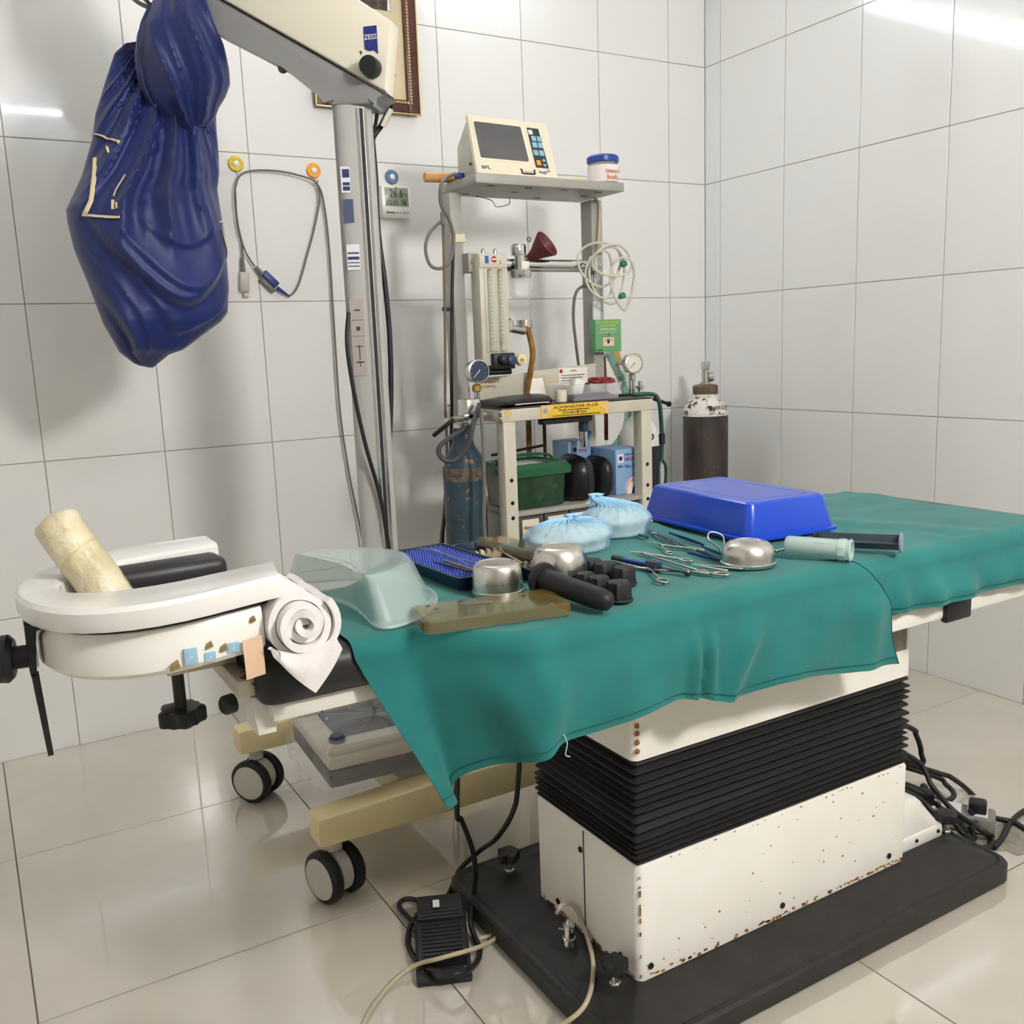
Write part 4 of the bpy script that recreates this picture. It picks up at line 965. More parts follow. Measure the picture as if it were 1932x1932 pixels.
box('blue_plug', (a+b)/2+Z*.006, ((b-a).length, .018, .020), M('plug_blue', (38, 58, 124), .4), ld, .003, Matrix.Rotation(-math.atan2(d.z, d.x), 3, 'Y'))
box('plug_shell', (a+b)/2-Z*.010-X*.008+Y*.003, ((b-a).length, .012, .014), m_greycord, ld, .002, Matrix.Rotation(-math.atan2(d.z, d.x), 3, 'Y'))
cyl('plug_tail', b, (-1.6092, -0.0140, 1.2120), .006, MATS['plug_blue'], ld, .003)
th = thing('wall_thermometer', (-1.2535, 0, 1.44), 'small white digital thermometer clock reading 26.6 on the back wall', 'thermometer')
box2('case', (-1.301, -.018, 1.442), (-1.206, -.001, 1.538), m_white, th, .004)
box2('display', (-1.292, -.0195, 1.477), (-1.215, -.0175, 1.531), M('lcd', (150, 156, 136), .25), th, .001)
m_lcd = M('lcd_black', (28, 34, 30), .5)
box2('display_line', (-1.290, -.0198, 1.4985), (-1.217, -.0193, 1.4993), m_lcd, th, 0)
text('temperature_digits', '26.6', (-1.277, -.0198, 1.503), X, Z, .033, m_lcd, th, .044)
text('unit', '°C', (-1.2295, -.0198, 1.506), X, Z, .012, m_lcd, th, .010)
text('time_digits', '12:31  76', (-1.285, -.0198, 1.480), X, Z, .021, m_lcd, th, .062)
text('maker_name', 'Thermometer', (-1.290, -.0185, 1.456), X, Z, .009, m_ink, th, .028)
for k in range(4): box2('key_mark', (-1.257+k*.0115, -.0187, 1.4545), (-1.249+k*.0115, -.0179, 1.4635), m_lcd if 0 else m_sticker, th, .0004)
for k, c in enumerate('S▲▼F'[0]+'AMF'): text('key_letter', c, (-1.2548+k*.0115, -.0188, 1.4565), X, Z, .006, m_ink, th)
# ================================================================ framed picture
pf = thing('framed_picture', (-1.32, 0, 1.748), 'dark brown framed picture with gold beading behind the microscope arm', 'picture')
m_mahog = M('mahogany', (66, 32, 30), .35, col2=(82, 42, 36), scale=12, stretch=(1, 1, 6))
m_gold = M('gold_leaf', (204, 184, 120), .35, .6)
x0, x1, z0, z1 = -1.489, -1.163, 1.746, 2.16
for nm, lo, hi in (('frame_side', (x0, -.028, z0), (x0+.038, -.002, z1)), ('frame_side', (x1-.038, -.028, z0), (x1, -.002, z1)), ('frame_rail', (x0+.0382, -.028, z0), (x1-.0382, -.002, z0+.038)), ('frame_rail', (x0+.0382, -.028, z1-.038), (x1-.0382, -.002, z1))):
    box2(nm, lo, hi, m_mahog, pf, .004)
for nm, lo, hi in (('gold_edge', (x0-.003, -.029, z0-.003), (x1+.003, -.024, z0+.0005)), ('gold_edge', (x1-.0005, -.029, z0), (x1+.003, -.024, z1)), ('gold_edge', (x0-.003, -.029, z0), (x0+.0005, -.024, z1))): box2(nm, lo, hi, m_gold, pf, .0005)
bm = bmesh.new()
for k in range(int((z1-z0-.06)/.009)): 
    for x in (x0+.029, x1-.029): bm_lathe(bm, [(.0012, 0), (.0042, .0015), (.0028, .004)], (x, -.028, z0+.03+k*.009), (0, -1, 0), 7)
for k in range(int((x1-x0-.06)/.009)): bm_lathe(bm, [(.0012, 0), (.0042, .0015), (.0028, .004)], (x0+.034+k*.009, -.028, z0+.029), (0, -1, 0), 7)
tag(finish('gold_beading', bm, m_gold, pf), kind='stuff')
box2('mount', (x0+.036, -.012, z0+.036), (x1-.036, -.006, z1-.036), M('cream_mount', (214, 200, 164), .7), pf, 0)
box2('print_panel', (x0+.09, -.0135, z0+.285), (x1-.075, -.0115, z1-.04), M('dark_print', (86, 70, 58), .6, col2=(50, 40, 36), scale=30, wear=(80, .62, (190, 180, 160))), pf, 0)
box2('silver_strip', (x1-.083, -.015, z0+.285), (x1-.072, -.011, z1-.04), m_steel, pf, .001)
for k in range(3): box2('print_stroke', (x1-.082, -.0135, z0+.105+k*.016), (x1-.070, -.0118, z0+.112+k*.016), m_ink, pf, 0)

# ================================================================ floor things
m_pedal = M('pedal_black', (34, 34, 37), .45)
fp = thing('foot_pedal', (-1.85, -1.38, 0), 'black two-tread foot pedal on the floor beside the table base', 'foot pedal')
pa, pb = V((-1.896, -1.458, 0)), V((-1.820, -1.285, 0)); d = (pb-pa).normalized(); sx_ = V((d.y, -d.x, 0)); Lp = (pb-pa).length
def prof(name, pts, half, mat, parent, bev=.003):
    return prism(name, pts, pa-sx_*half, d, Z, half*2, mat, parent, bev) if d.cross(Z).dot(sx_) > 0 else prism(name, pts, pa+sx_*half, d, Z, half*2, mat, parent, bev)
prof('pedal_base', [(0, .001), (Lp, .001), (Lp, .016), (.01, .014), (0, .010)], .047, m_pedal, fp)
prof('front_tread', [(.028, .016), (.115, .016), (.115, .042), (.105, .046), (.028, .030)], .041, m_pedal, fp, .002)
prof('rear_tread', [(.118, .016), (Lp-.004, .016), (Lp-.004, .050), (Lp-.012, .054), (.122, .044)], .041, m_pedal, fp, .002)
for k in range(9):
    c = pa+d*(.035+k*.0085)+Z*(.0325+k*.0017); box('tread_rib', c, (.0025, .07, .0012), m_black, fp, 0, Matrix((d, sx_*-1, Z)).transposed())
for k in range(7):
    c = pa+d*(.128+k*.0085)+Z*(.0458+k*.00105); box('tread_rib', c, (.0025, .07, .0012), m_black, fp, 0, Matrix((d, sx_*-1, Z)).transposed())
box('pedal_label', pa+d*(Lp-.035)+Z*.0525-sx_*.006, (.022, .012, .0012), m_sticker, fp, 0, Matrix((d, sx_*-1, Z)).transposed())
for s in (-1, 1): lathe('pedal_screw', [(.002, 0), (.0015, .001)], pa+d*.022+sx_*.036*s+Z*.0145, m_steel, fp, Z, 8)
pc = tube('pedal_cable', [(-1.64, -1.33, .50), (-1.6653, -1.3300, 0.2518), (-1.6737, -1.3200, 0.1862), (-1.6993, -1.3000, 0.1312), (-1.6926, -1.2124, 0.0600), (-1.7342, -1.2046, 0.0300), (-1.7711, -1.2335, 0.0120), (-1.8154, -1.2768, 0.0120), (-1.8502, -1.2989, 0.0120), (-1.8717, -1.2922, 0.0120), (-1.8764, -1.2557, 0.0120), (-1.8746, -1.2225, 0.0120), (-1.8559, -1.2102, 0.0120), (-1.8377, -1.2309, 0.0120), (-1.8508, -1.2664, 0.0160), (-1.8807, -1.2883, 0.0100), (-1.9052, -1.3300, 0.0060), (-1.9123, -1.3745, 0.0060), (-1.9173, -1.4231, 0.0200)], .005, m_cord, None, 8, 8)
tag(pc, 'black cable curling from under the table down to the left of the foot pedal', 'cable')
pc = tube('pedal_cable', [(-1.80, -1.38, .50), (-1.8095, -1.3600, 0.2545), (-1.7977, -1.3500, 0.2213), (-1.7816, -1.3400, 0.1810), (-1.7666, -1.3300, 0.1349), (-1.7593, -1.3200, 0.0851), (-1.7611, -1.3100, 0.0320), (-1.7921, -1.3562, 0.0200), (-1.7997, -1.3837, 0.0120), (-1.8059, -1.4142, 0.0060), (-1.8271, -1.4433, 0.0060), (-1.8679, -1.4838, 0.0300), (-1.8965, -1.4825, 0.0350), (-1.9084, -1.4568, 0.0300), (-1.9134, -1.4273, 0.0200)], .005, m_cord, None, 8, 8)
tag(pc, 'black cable dropping straight down along the right side of the foot pedal', 'cable')
bc = tube('sensor_cable', [(-1.7236, -1.5420, 0.1150), (-1.7247, -1.5490, 0.1250), (-1.7148, -1.5470, 0.1300), (-1.6925, -1.5452, 0.1200), (-1.6861, -1.5625, 0.0900), (-1.7018, -1.6096, 0.0700), (-1.7229, -1.6417, 0.0600), (-1.7715, -1.6997, 0.0800), (-1.7954, -1.7100, 0.0720), (-1.8196, -1.7002, 0.0550), (-1.8437, -1.6670, 0.0200), (-1.8866, -1.6522, 0.0050), (-1.9337, -1.6390, 0.0040)], .0038, m_beigecord, None, 8, 8)
tag(bc, 'beige cable arching from the metal plug on the table base to the floor', 'cable')
bc = tube('sensor_cable', [(-2.0574, -1.4856, 0.0040), (-2.0252, -1.4502, 0.0040), (-1.9781, -1.4162, 0.0060), (-1.9311, -1.4106, 0.0200), (-1.9005, -1.4529, 0.0480), (-1.8558, -1.4629, 0.0500), (-1.8083, -1.4398, 0.0300), (-1.7727, -1.4110, 0.0120), (-1.7686, -1.3957, 0.0080), (-1.7892, -1.3895, 0.0060), (-1.8023, -1.3879, 0.0060)], .0038, m_beigecord, None, 8, 8)
tag(bc, 'beige cable lying across the front of the foot pedal', 'cable')
# power strip and cable tangle beyond the foot of the base
ps = thing('power_strip', (-.745, -1.60, 0), 'worn grey power strip on the floor under the cable tangle', 'power strip')
Rp = Matrix.Rotation(math.radians(-58), 3, 'Z'); op = V((-.755, -1.60, .002))
m_strip = M('worn_grey_plastic', (150, 148, 142), .5, col2=(120, 116, 108), scale=30)
box('strip_body', op+Z*.02, (.17, .06, .036), m_strip, ps, .006, Rp)
for k in (-.05, 0, .05): 
    box('socket_plate', op+Z*.0385+Rp @ V((k, 0, 0)), (.04, .046, .004), m_sticker, ps, .002, Rp)
box('plug', op+Z*.052+Rp @ V((-.05, 0, 0)), (.035, .035, .03), m_black, ps, .006, Rp)
box('plug', op+Z*.05+Rp @ V((.05, .0, 0)), (.035, .035, .028), m_black, ps, .006, Rp)
tangle = [
 ('thick black cable bowing out from the bellows corner', [(-1.05, -1.50, .345), (-0.8022, -1.5200, 0.2074), (-0.7724, -1.5200, 0.1817), (-0.7515, -1.5200, 0.1332), (-0.7740, -1.5200, 0.1169), (-1.05, -1.50, .26)]),
 ('uppermost black cable sweeping over the tangle to the power strip', [(-1.05, -1.45, .23), (-0.6788, -1.5000, 0.0617), (-0.6293, -1.5200, 0.0365), (-0.5926, -1.5500, -0.0071), (-0.6212, -1.5800, -0.0244), (-0.8250, -1.6977, 0.0600)]),
 ('black cable looping inside the tangle beside the motor housing', [(-1.05, -1.45, .22), (-0.6975, -1.5000, 0.0605), (-0.6577, -1.5200, 0.0316), (-0.6719, -1.5500, 0.0225), (-0.7092, -1.5500, 0.0182), (-0.7232, -1.5200, 0.0274), (-0.7426, -1.5000, 0.0413), (-1.05, -1.47, .20)]),
 ('straight black cable running down over the motor housing', [(-1.05, -1.52, .27), (-0.8079, -1.5400, 0.1434), (-0.7925, -1.5800, 0.0883), (-0.7755, -1.6200, 0.0458), (-0.7739, -1.6796, 0.0300), (-0.7430, -1.6864, 0.0080)]),
 ('black cable running lowest along the motor housing to the floor', [(-1.05, -1.55, .20), (-0.8444, -1.5800, 0.0792), (-0.8390, -1.6400, 0.0383), (-0.8626, -1.7032, 0.0400), (-0.8102, -1.7042, 0.0120), (-0.7699, -1.7036, 0.0080), (-0.7181, -1.6562, 0.0080), (-0.7562, -1.6431, 0.0500)]),
 ('black cable between the lowest and the straight one', [(-1.05, -1.54, .215), (-0.7987, -1.5600, 0.0636), (-0.7929, -1.6200, 0.0390), (-0.8302, -1.6756, 0.0400), (-0.7837, -1.6730, 0.0100), (-0.7816, -1.6611, 0.0300)]),
 ('small black cable loop close to the lower cover', [(-1.05, -1.5, .21), (-0.7759, -1.5200, 0.0553), (-0.7394, -1.5200, 0.0523), (-0.7315, -1.5200, 0.0425), (-0.7512, -1.5200, 0.0356), (-0.7885, -1.5200, 0.0564)]),
 ('black cable trailing off to the right along the floor', [(-0.7130, -1.6493, 0.0300), (-0.6684, -1.6541, 0.0100), (-0.6491, -1.6777, 0.0060), (-0.6597, -1.7186, 0.0060), (-0.6610, -1.7691, 0.0060)]),
 ('black cable curving up to the right edge of the floor', [(-0.7790, -1.7129, 0.0060), (-0.7261, -1.6989, 0.0060), (-0.6643, -1.6754, 0.0060), (-0.6037, -1.6618, 0.0060), (-0.5267, -1.6573, 0.0060)])]
for lb, pts in tangle: tag(tube('power_cable', pts, .0058, m_cord, None, 8, 8), lb, 'cable', 'black cables in the tangle by the base')
rn = random.Random(5)
poly = [(.055*(1+.3*rn.uniform(-1, 1))*math.cos(2*PI*k/22)*1.2, .05*(1+.35*rn.uniform(-1, 1))*math.sin(2*PI*k/22)) for k in range(22)]
tag(prism('tape_remnant', poly, V((-0.7234, -1.6929, 0.0000)), X, Y, .0008, M('grey_tape', (158, 152, 138), .7, col2=(130, 124, 112), scale=40)), 'torn grey tape patch stuck to the floor by the cables', 'tape')


# ================================================================ anaesthesia machine
am_ = thing('anaesthesia_machine', (-1.03, -.50, 0), 'grey-white anaesthesia machine frame with flow meter, shelf and yellow plate', 'anaesthesia machine')
m_ms = M('machine_paint', (206, 202, 186), .4, col2=(196, 190, 172), scale=8, wear=(40, .77, (128, 104, 70)))
m_msd = M('machine_grey', (168, 166, 158), .4, col2=(156, 154, 146), scale=6)
XL, XR_, YF, YB = -1.279, -.786, -.65, -.34
# posts
for x in (XL+.003, XR_-.040):
    p = box2('front_leg', (x, YF, .0), (x+.037, YF+.037, .853), m_ms, am_, .002)
    for z in (.60, .64, .70, .26, .30, .36): lathe('leg_hole', [(.0055, 0), (.005, .0012)], (x+.019, YF-.0004, z), M('hole', (6, 6, 6), .9), p, (0, -1, 0), 10)
for x in (XL+.003, XR_-.040): box2('rear_leg', (x, YB-.037, .0), (x+.037, YB, .853), m_ms, am_, .002)
for x in (-1.292, -.833): box2('upright', (x, -.44, .853), (x+.036, -.385, 1.452), m_msd, am_, .003)
box2('bench_top', (XL, YF, .884), (XR_, YB, .889), m_dark, am_, .001)
for nm, lo, hi in (('bench_rail', (XL, YF, .853), (XR_, YF+.012, .888)), ('bench_rail', (XL, YB-.012, .853), (XR_, YB, .888)), ('bench_side', (XL, YF+.012, .853), (XL+.012, YB-.012, .888)), ('bench_side', (XR_-.012, YF+.012, .853), (XR_, YB-.012, .888))): box2(nm, lo, hi, m_ms, am_, .002)
for z in (.862, .878): lathe('bench_bolt', [(.004, 0), (.003, .003)], (XL-.0005, YF+.006, z), m_steel, am_, (-1, 0, 0), 8)
box2('under_rail', (-1.14, YF+.02, .835), (-.98, YF+.05, .850), m_black, am_, .002)
prism('old_glue', [(0, 0), (.024, -.002), (.026, -.014), (.016, -.026), (.004, -.012)], (XL+.004, YF-.0004, .886), X, Z, .0004, M('yellow_glue', (206, 186, 120), .7), am_)
# yellow name plate
m_yel = M('yellow_plate', (224, 190, 60), .4)
yp = box2('name_plate', (-1.161, YF-.002, .8535), (-.942, YF, .8885), m_yel, am_, .001)
m_maroon = M('maroon_ink', (130, 40, 30), .6)
prism('plate_corner', [(0, 0), (.026, 0), (.02, .01), (.03, .02), (.034, .034), (0, .034)], (-1.1605, YF-.0021, .854), X, Z, .0004, M('plate_tan', (226, 186, 120), .4), yp)
prism('plate_corner', [(0, 0), (-.012, 0), (-.014, .012), (-.028, .022), (-.032, .034), (0, .034)], (-.9425, YF-.0021, .854), X, Z, .0004, MATS['plate_tan'], yp)
lathe('plate_emblem', [(.0075, 0), (.007, .0006)], (-1.147, YF-.0024, .874), M('emblem_grey', (150, 158, 168), .4), yp, (0, -1, 0), 18)
text('lettering', 'ADMINISTER PLUS', (-1.122, YF-.0024, .8775), X, Z, .0105, m_maroon, yp, .145)
text('lettering', 'Health Care Equipments', (-1.105, YF-.0024, .8705), X, Z, .007, m_ink, yp, .10)
text('lettering', 'A Product of  Omni', (-1.092, YF-.0024, .8632), X, Z, .007, m_ink, yp, .075)
text('lettering', 'FOR YOUR SAFETY ALWAYS USE THE RECOMMENDED SPARE PARTS ONLY', (-1.125, YF-.0024, .8568), X, Z, .004, m_ink, yp, .155)
lathe('red_dot', [(.0035, 0), (.003, .0004)], (-1.044, YF-.0026, .8655), m_redink, yp, (0, -1, 0), 14)
# apron with plates
ap = prism('apron', [(0, .889), (.405, .889), (.405, .986), (.0, .960)], (-1.235, -.4412, 0), X, Z, -.001, m_ms, am_, .0005)
pl1 = box2('maker_plate', (-1.232, -.4425, .930), (-1.168, -.4402, .958), M('cream_plate', (222, 208, 176), .5), ap, .0005)
text('lettering', 'Health Care Equipments', (-1.228, -.4428, .947), X, Z, .007, m_redink, pl1, .05); text('lettering', '4 7 1 9 9 9 8 7 5', (-1.222, -.4428, .934), X, Z, .008, m_ink, pl1, .044)
box2('glue_mark', (-1.08, -.4415, .937), (-.985, -.4402, .960), M('tan_glue', (196, 180, 140), .7, col2=(206, 200, 184), scale=30), ap, .0002)
pl2 = box2('caution_plate', (-.963, -.4425, .918), (-.862, -.4402, .976), m_paper, ap, .0005)
text('lettering', 'CAUTION', (-.925, -.4428, .966), X, Z, .006, m_redink, pl2, .024)
for k, s in enumerate(('• DO NOT USE OIL OR GREASE ON ANY FITTING', '• CHECK ALL CONNECTIONS BEFORE USE', '• CLOSE ALL CYLINDER VALVES AFTER USE', '• KEEP AWAY FROM HEAT AND FLAME')): text('lettering', s, (-.957, -.4428, .954-k*.0075), X, Z, .0045, m_ink, pl2, .085-.008*(k % 3))
lathe('red_dot', [(.006, 0), (.0055, .0004)], (-.955, -.4427, .968), m_redink, pl2, (0, -1, 0), 14)
box2('red_strip', (-.955, -.4425, .905), (-.905, -.4402, .914), m_paper, ap, .0004); text('lettering', 'DO NOT SMOKE', (-.953, -.4428, .9065), X, Z, .006, m_redink, ap, .045)
# upper shelf
sh = box2('upper_shelf', (-1.2705, -.55, 1.460), (-.796, -.338, 1.484), m_msd, am_, .003)
for i in range(4):
    for j in range(3):
        if (i+j) % 2 == 0 or j == 0: box('shelf_slot', (-1.21+i*.115, -.52+j*.07, 1.4597), (.022, .005, .0012), M('hole', (6, 6, 6), .9), sh, 0)
tube('shelf_wire', [(-1.17, -.36, 1.46), (-1.1244, -0.3700, 1.4484), (-1.1081, -0.3700, 1.4319), (-1.0679, -0.3700, 1.4407), (-1.06, -.36, 1.46)], .0012, m_greycord, am_, 6, 6)
# chrome manifold bar
cyl('manifold_bar', (-1.256, -.462, 1.268), (-.825, -.462, 1.268), .0135, m_chrome, am_)
cyl('manifold_bar', (-1.256, -.446, 1.258), (-.825, -.446, 1.258), .010, m_chrome, am_)
box2('bar_bracket', (-1.262, -.475, 1.244), (-1.235, -.43, 1.294), m_msd, am_, .002)
lathe('bracket_bolt', [(.007, 0), (.006, .006)], (-1.250, -.475, 1.272), m_steel, am_, (0, -1, 0), 6)
lathe('bar_valve', [(.013, -.02), (.016, -.018), (.016, .02), (.012, .024)], (-.845, -.465, 1.268), m_chrome, am_, Z, 18)
cyl('valve_outlet', (-.845, -.465, 1.24), (-.845, -.465, 1.205), .008, m_chrome, am_)
tube('outlet_hose', [(-.845, -.465, 1.205), (-0.8862, -0.4600, 1.2061), (-0.9111, -0.4600, 1.1808), (-0.9118, -0.4500, 1.1185), (-0.8980, -0.4400, 1.0426), (-0.8766, -0.4200, 0.9803)], .0045, m_greycord, am_, 8, 8)
# flow meter block
fm = box2('flow_meter', (-1.250, -.510, .996), (-1.163, -.462, 1.290), m_ms, am_, .002)
box2('meter_window', (-1.236, -.5125, 1.032), (-1.174, -.5095, 1.250), M('meter_backing', (196, 192, 176), .4), fm, .0005)
m_gl = M('meter_glass', (226, 228, 214), .08, alpha=.5, coat=.6)
for x in (-1.222, -1.190):
    cyl('meter_tube', (x, -.517, 1.035), (x, -.517, 1.246), .0065, m_gl, fm, seg=14)
    for z in (1.238, 1.052): cyl('tube_seal', (x, -.517, z), (x, -.517, z+.010), .0062, M('seal_red', (150, 70, 66), .5), fm, seg=12)
    bm = bmesh.new()
    for k in range(17): bm_box(bm, (x-.004, -.5245, 1.068+k*.010), (.009 if k % 4 == 0 else .006, .0006, .0011))
    tag(finish('scale_marks', bm, M('scale_brown', (96, 82, 62), .6), fm, smooth=False), kind='stuff')
box2('meter_header', (-1.2485, -.513, 1.252), (-1.165, -.5095, 1.288), m_ms, fm, .001)
box2('blue_badge', (-1.233, -.5142, 1.264), (-1.222, -.5128, 1.283), M('badge_blue', (40, 88, 170), .4), fm, .0003)
lathe('red_badge', [(.0085, 0), (.008, .0007)], (-1.205, -.513, 1.274), m_redink, fm, (0, -1, 0), 18)
box2('badge_bar', (-1.212, -.5146, 1.2725), (-1.198, -.5134, 1.2765), m_paper, fm, 0); text('meter_letter', 'L', (-1.187, -.5135, 1.263), X, Z, .012, MATS['seal_red'] if 0 else M('green_ink', (50, 110, 80), .6), fm)
for x in (-1.225, -1.188): lathe('cap_nut', [(.006, 0), (.0055, .010), (.003, .013)], (x, -.49, 1.290), m_chrome, fm, Z, 12)
# control knobs below the meter
box2('valve_block', (-1.226, -.53, .985), (-1.160, -.48, 1.028), m_black, am_, .004)
lathe('flow_knob', [(.012, 0), (.013, .002), (.012, .022), (.009, .024)], (-1.205, -.53, 1.010), M('knob_black', (30, 30, 34), .4), am_, (.1, -1, .05), 18)
kb2 = lathe('flow_knob', [(.013, 0), (.014, .002), (.013, .020), (.010, .022)], (-1.185, -.535, 1.008), M('knob_blue', (38, 62, 92), .4), am_, (.1, -1, .05), 18)
kb3 = lathe('oxygen_knob', [(.014, 0), (.016, .002), (.0155, .016), (.012, .018)], (-1.150, -.53, 1.008), M('knob_cream', (226, 214, 160), .4), am_, (.1, -1, .05), 18)
text('knob_letter', 'O2', (-1.1565, -.5495, 1.004), X, Z, .010, m_ink, kb3, .011)
cyl('needle_valve', (-1.235, -.51, .978), (-1.165, -.51, .978), .008, m_dark, am_)
# vaporiser
vp = lathe('vaporiser_head', [(.020, .0), (.0215, .004), (.0215, .026), (.019, .030)], (-1.106, -.475, 1.288), m_chrome, am_, Z, 24)
cyl('vaporiser_body', (-1.106, -.482, 1.225), (-1.106, -.482, 1.290), .017, m_chrome, vp)
box('vaporiser_label', (-1.100, -.4995, 1.262), (.024, .001, .020), m_paper, vp, 0)
lathe('vaporiser_collar', [(.030, 0), (.032, .003), (.032, .020), (.026, .024)], (-1.107, -.482, 1.228), m_chrome, vp, Z, 28)
lathe('vaporiser_jar', [(.002, 0), (.026, .001), (.030, .006), (.031, .012), (.0325, .040), (.0325, .052), (.029, .056)], (-1.107, -.482, 1.174), M('clear_glass', (236, 240, 240), .03, alpha=.34, coat=1), vp, Z, 28)
# bottle holder, brown hose and regulator valve
cyl('hose_stub', (-1.155, -.47, 1.115), (-1.158, -.47, 1.175), .010, M('brown_rubber', (96, 72, 44), .7, col2=(70, 52, 34), scale=60), am_)
lathe('regulator', [(.012, 0), (.018, .004), (.018, .03), (.012, .036)], (-1.150, -.475, 1.085), m_chrome, am_, Z, 20)
cyl('regulator_outlet', (-1.150, -.475, 1.095), (-1.100, -.485, 1.085), .011, m_chrome, am_)
tube('brown_hose', [(-1.105, -.485, 1.086), (-1.0915, -0.4850, 1.0885), (-1.0807, -0.4850, 1.0548), (-1.0757, -0.4830, 1.0182), (-1.0764, -0.4700, 0.9741), (-1.0771, -0.4500, 0.9143), (-1.07, -.44, .87), (-1.065, -.43, .70), (-1.06, -.43, .58)], .0085, M('amber_rubber', (170, 128, 62), .5, col2=(120, 84, 38), scale=40), am_, 8, 10)
cup = lathe('agent_cup', [(.020, 0), (.022, .002), (.022, .024), (.0205, .024), (.0205, .004)], (-1.0847, -0.4600, 1.0920), m_steel, am_, Z, 24, False)
tube('cup_wire', [(-1.0701, -0.4700, 1.1740), (-1.0658, -0.4620, 1.1134)], .0008, m_steel, am_, 2, 5)
# gauges
def gauge(name, c, r, face, ink, ax, parent):
    g = lathe(name, [(r*.96, -.022), (r, -.020), (r, .002), (r*1.06, .003), (r*1.06, .007), (r*.95, .008), (r*.93, .004), (.002, .004)], c, m_steel, parent, ax, 32)
    x, y, a = frame_of(ax); c = V(c)
    lathe('dial', [(r*.92, 0), (r*.91, .0008)], c+a*.0042, face, g, ax, 32)
    up = Z-a*a.z; up.normalize(); rt = up.cross(a)
    bm = bmesh.new()
    for k in range(9):
        t = math.radians(225-k*33.75); q = c+a*.0052+(rt*math.cos(t)+up*math.sin(t))*r*.76
        bm_lathe(bm, [(r*.035, 0), (r*.03, .0004)], q, a, 6)
    finish('dial_marks', bm, ink, g)
    t = math.radians(225); tip = (rt*math.cos(t)+up*math.sin(t))
    tube('needle', [c+a*.0058-tip*r*.15, c+a*.0058+tip*r*.72], lambda s: .0013-.0008*s, ink, g, 2, 5)
    return g
gx = gauge('pressure_gauge', (-1.316, -.60, .985), .0285, M('dial_navy', (48, 62, 84), .3), m_paper, (.0, -1, .03), am_)
cyl('gauge_stem', (-1.316, -.59, .958), (-1.314, -.585, .90), .0075, m_chrome, am_); lathe('gauge_union', [(.008, 0), (.012, .003), (.012, .016), (.008, .02)], (-1.316, -.59, .932), M('brassy_rust', (170, 130, 70), .5, .6), am_, Z, 10)
gx = gauge('pressure_gauge', (-.712, -.47, .980), .029, M('dial_white', (226, 224, 210), .3), m_ink, (-.12, -1, .03), am_)
lathe('gauge_union', [(.007, 0), (.012, .003), (.012, .018), (.009, .022)], (-.712, -.462, .928), m_steel, am_, Z, 10)
for dx in (-.006, .006): cyl('gauge_stem', (-.712+dx, -.462, .886), (-.712+dx, -.462, .932), .005, m_chrome, am_)
# cylinder yokes at both ends of the bench
box2('yoke_arm', (-1.36, -.60, .862), (XL, -.575, .878), m_steel, am_, .003)
yk = box2('yoke_block', (-1.352, -.60, .862), (-1.312, -.545, .915), m_steel, am_, .005)
cyl('yoke_nut', (-1.335, -.573, .915), (-1.335, -.573, .945), .006, m_steel, yk)
cyl('yoke_screw', (-1.36, -.59, .868), (-1.425, -.62, .866), .008, m_steel, yk)
cyl('yoke_handle', (-1.418, -.65, .872), (-1.452, -.60, .830), .0055, m_dark, yk)
box2('yoke_arm', (XR_, -.50, .866), (-.69, -.475, .886), m_steel, am_, .003)
lathe('yoke_valve', [(.018, 0), (.020, .003), (.018, .008), (.008, .010), (.008, .016), (.013, .020), (.013, .026), (.006, .030), (.006, .04)], (-.688, -.47, .886), m_steel, am_, Z, 16)
cyl('yoke_handle', (-0.7111, -0.5600, 0.8771), (-0.6845, -0.6000, 0.8612), .005, m_dark, am_); lathe('handle_ball', [(.002, -.008), (.008, -.004), (.008, .004), (.002, .008)], (-0.6845, -0.6000, 0.8612), m_dark, am_, X, 12)
# valve hanging under the bench and shelf of drawers
cyl('bag_valve', (-.955, -.55, .80), (-.955, -.55, .853), .014, M('valve_navy', (40, 60, 84), .4), am_); cyl('bag_valve_tube', (-.955, -.55, .755), (-.955, -.55, .80), .011, m_chrome, am_)
cyl('drop_pipe', (-1.03, -.46, .70), (-1.03, -.46, .853), .005, m_dark, am_); cyl('cross_pipe', (-1.23, -.50, .752), (-1.03, -.46, .760), .004, m_dark, am_)
box2('lower_shelf', (XL+.036, YF+.004, .600), (XR_-.036, YB, .612), m_msd, am_, .001)
# ---- drawer cabinet on the lower shelf level
dc = thing('drawer_cabinet', (-1.03, -.50, .36), 'grey steel cabinet of small labelled drawers under the machine', 'cabinet')
box2('cabinet_body', (XL+.040, YF+.020, .36), (XR_-.042, YB, .598), m_msd, dc, .002)
names = [['Atropine', 'Syndol', 'Zonac', '', 'Termin'], ['Fortwin', '', '', '', ''], ['', '', '', '', '']]
dwid = (XR_-.042-XL-.040)/5
for j in range(3):
    for i in range(5):
        x0 = XL+.040+i*dwid; z1 = .597-j*.076
        dr = box2('drawer', (x0+.004, YF+.008, z1-.068), (x0+dwid-.004, YF+.02, z1), M('drawer_dark', (70, 66, 60), .5), dc, .002)
        lb = box2('drawer_label', (x0+.014, YF+.0066, z1-.056), (x0+dwid-.016, YF+.0081, z1-.008), M('label_card', (226, 218, 200), .7, col2=(214, 200, 170), scale=20), dr, .0002)
        if names[j][i]: text('handwriting', names[j][i], (x0+.017, YF+.0062, z1-.034), X, Z, .014, m_ink, dr, min(.048, .0075*len(names[j][i])), shear=.25)
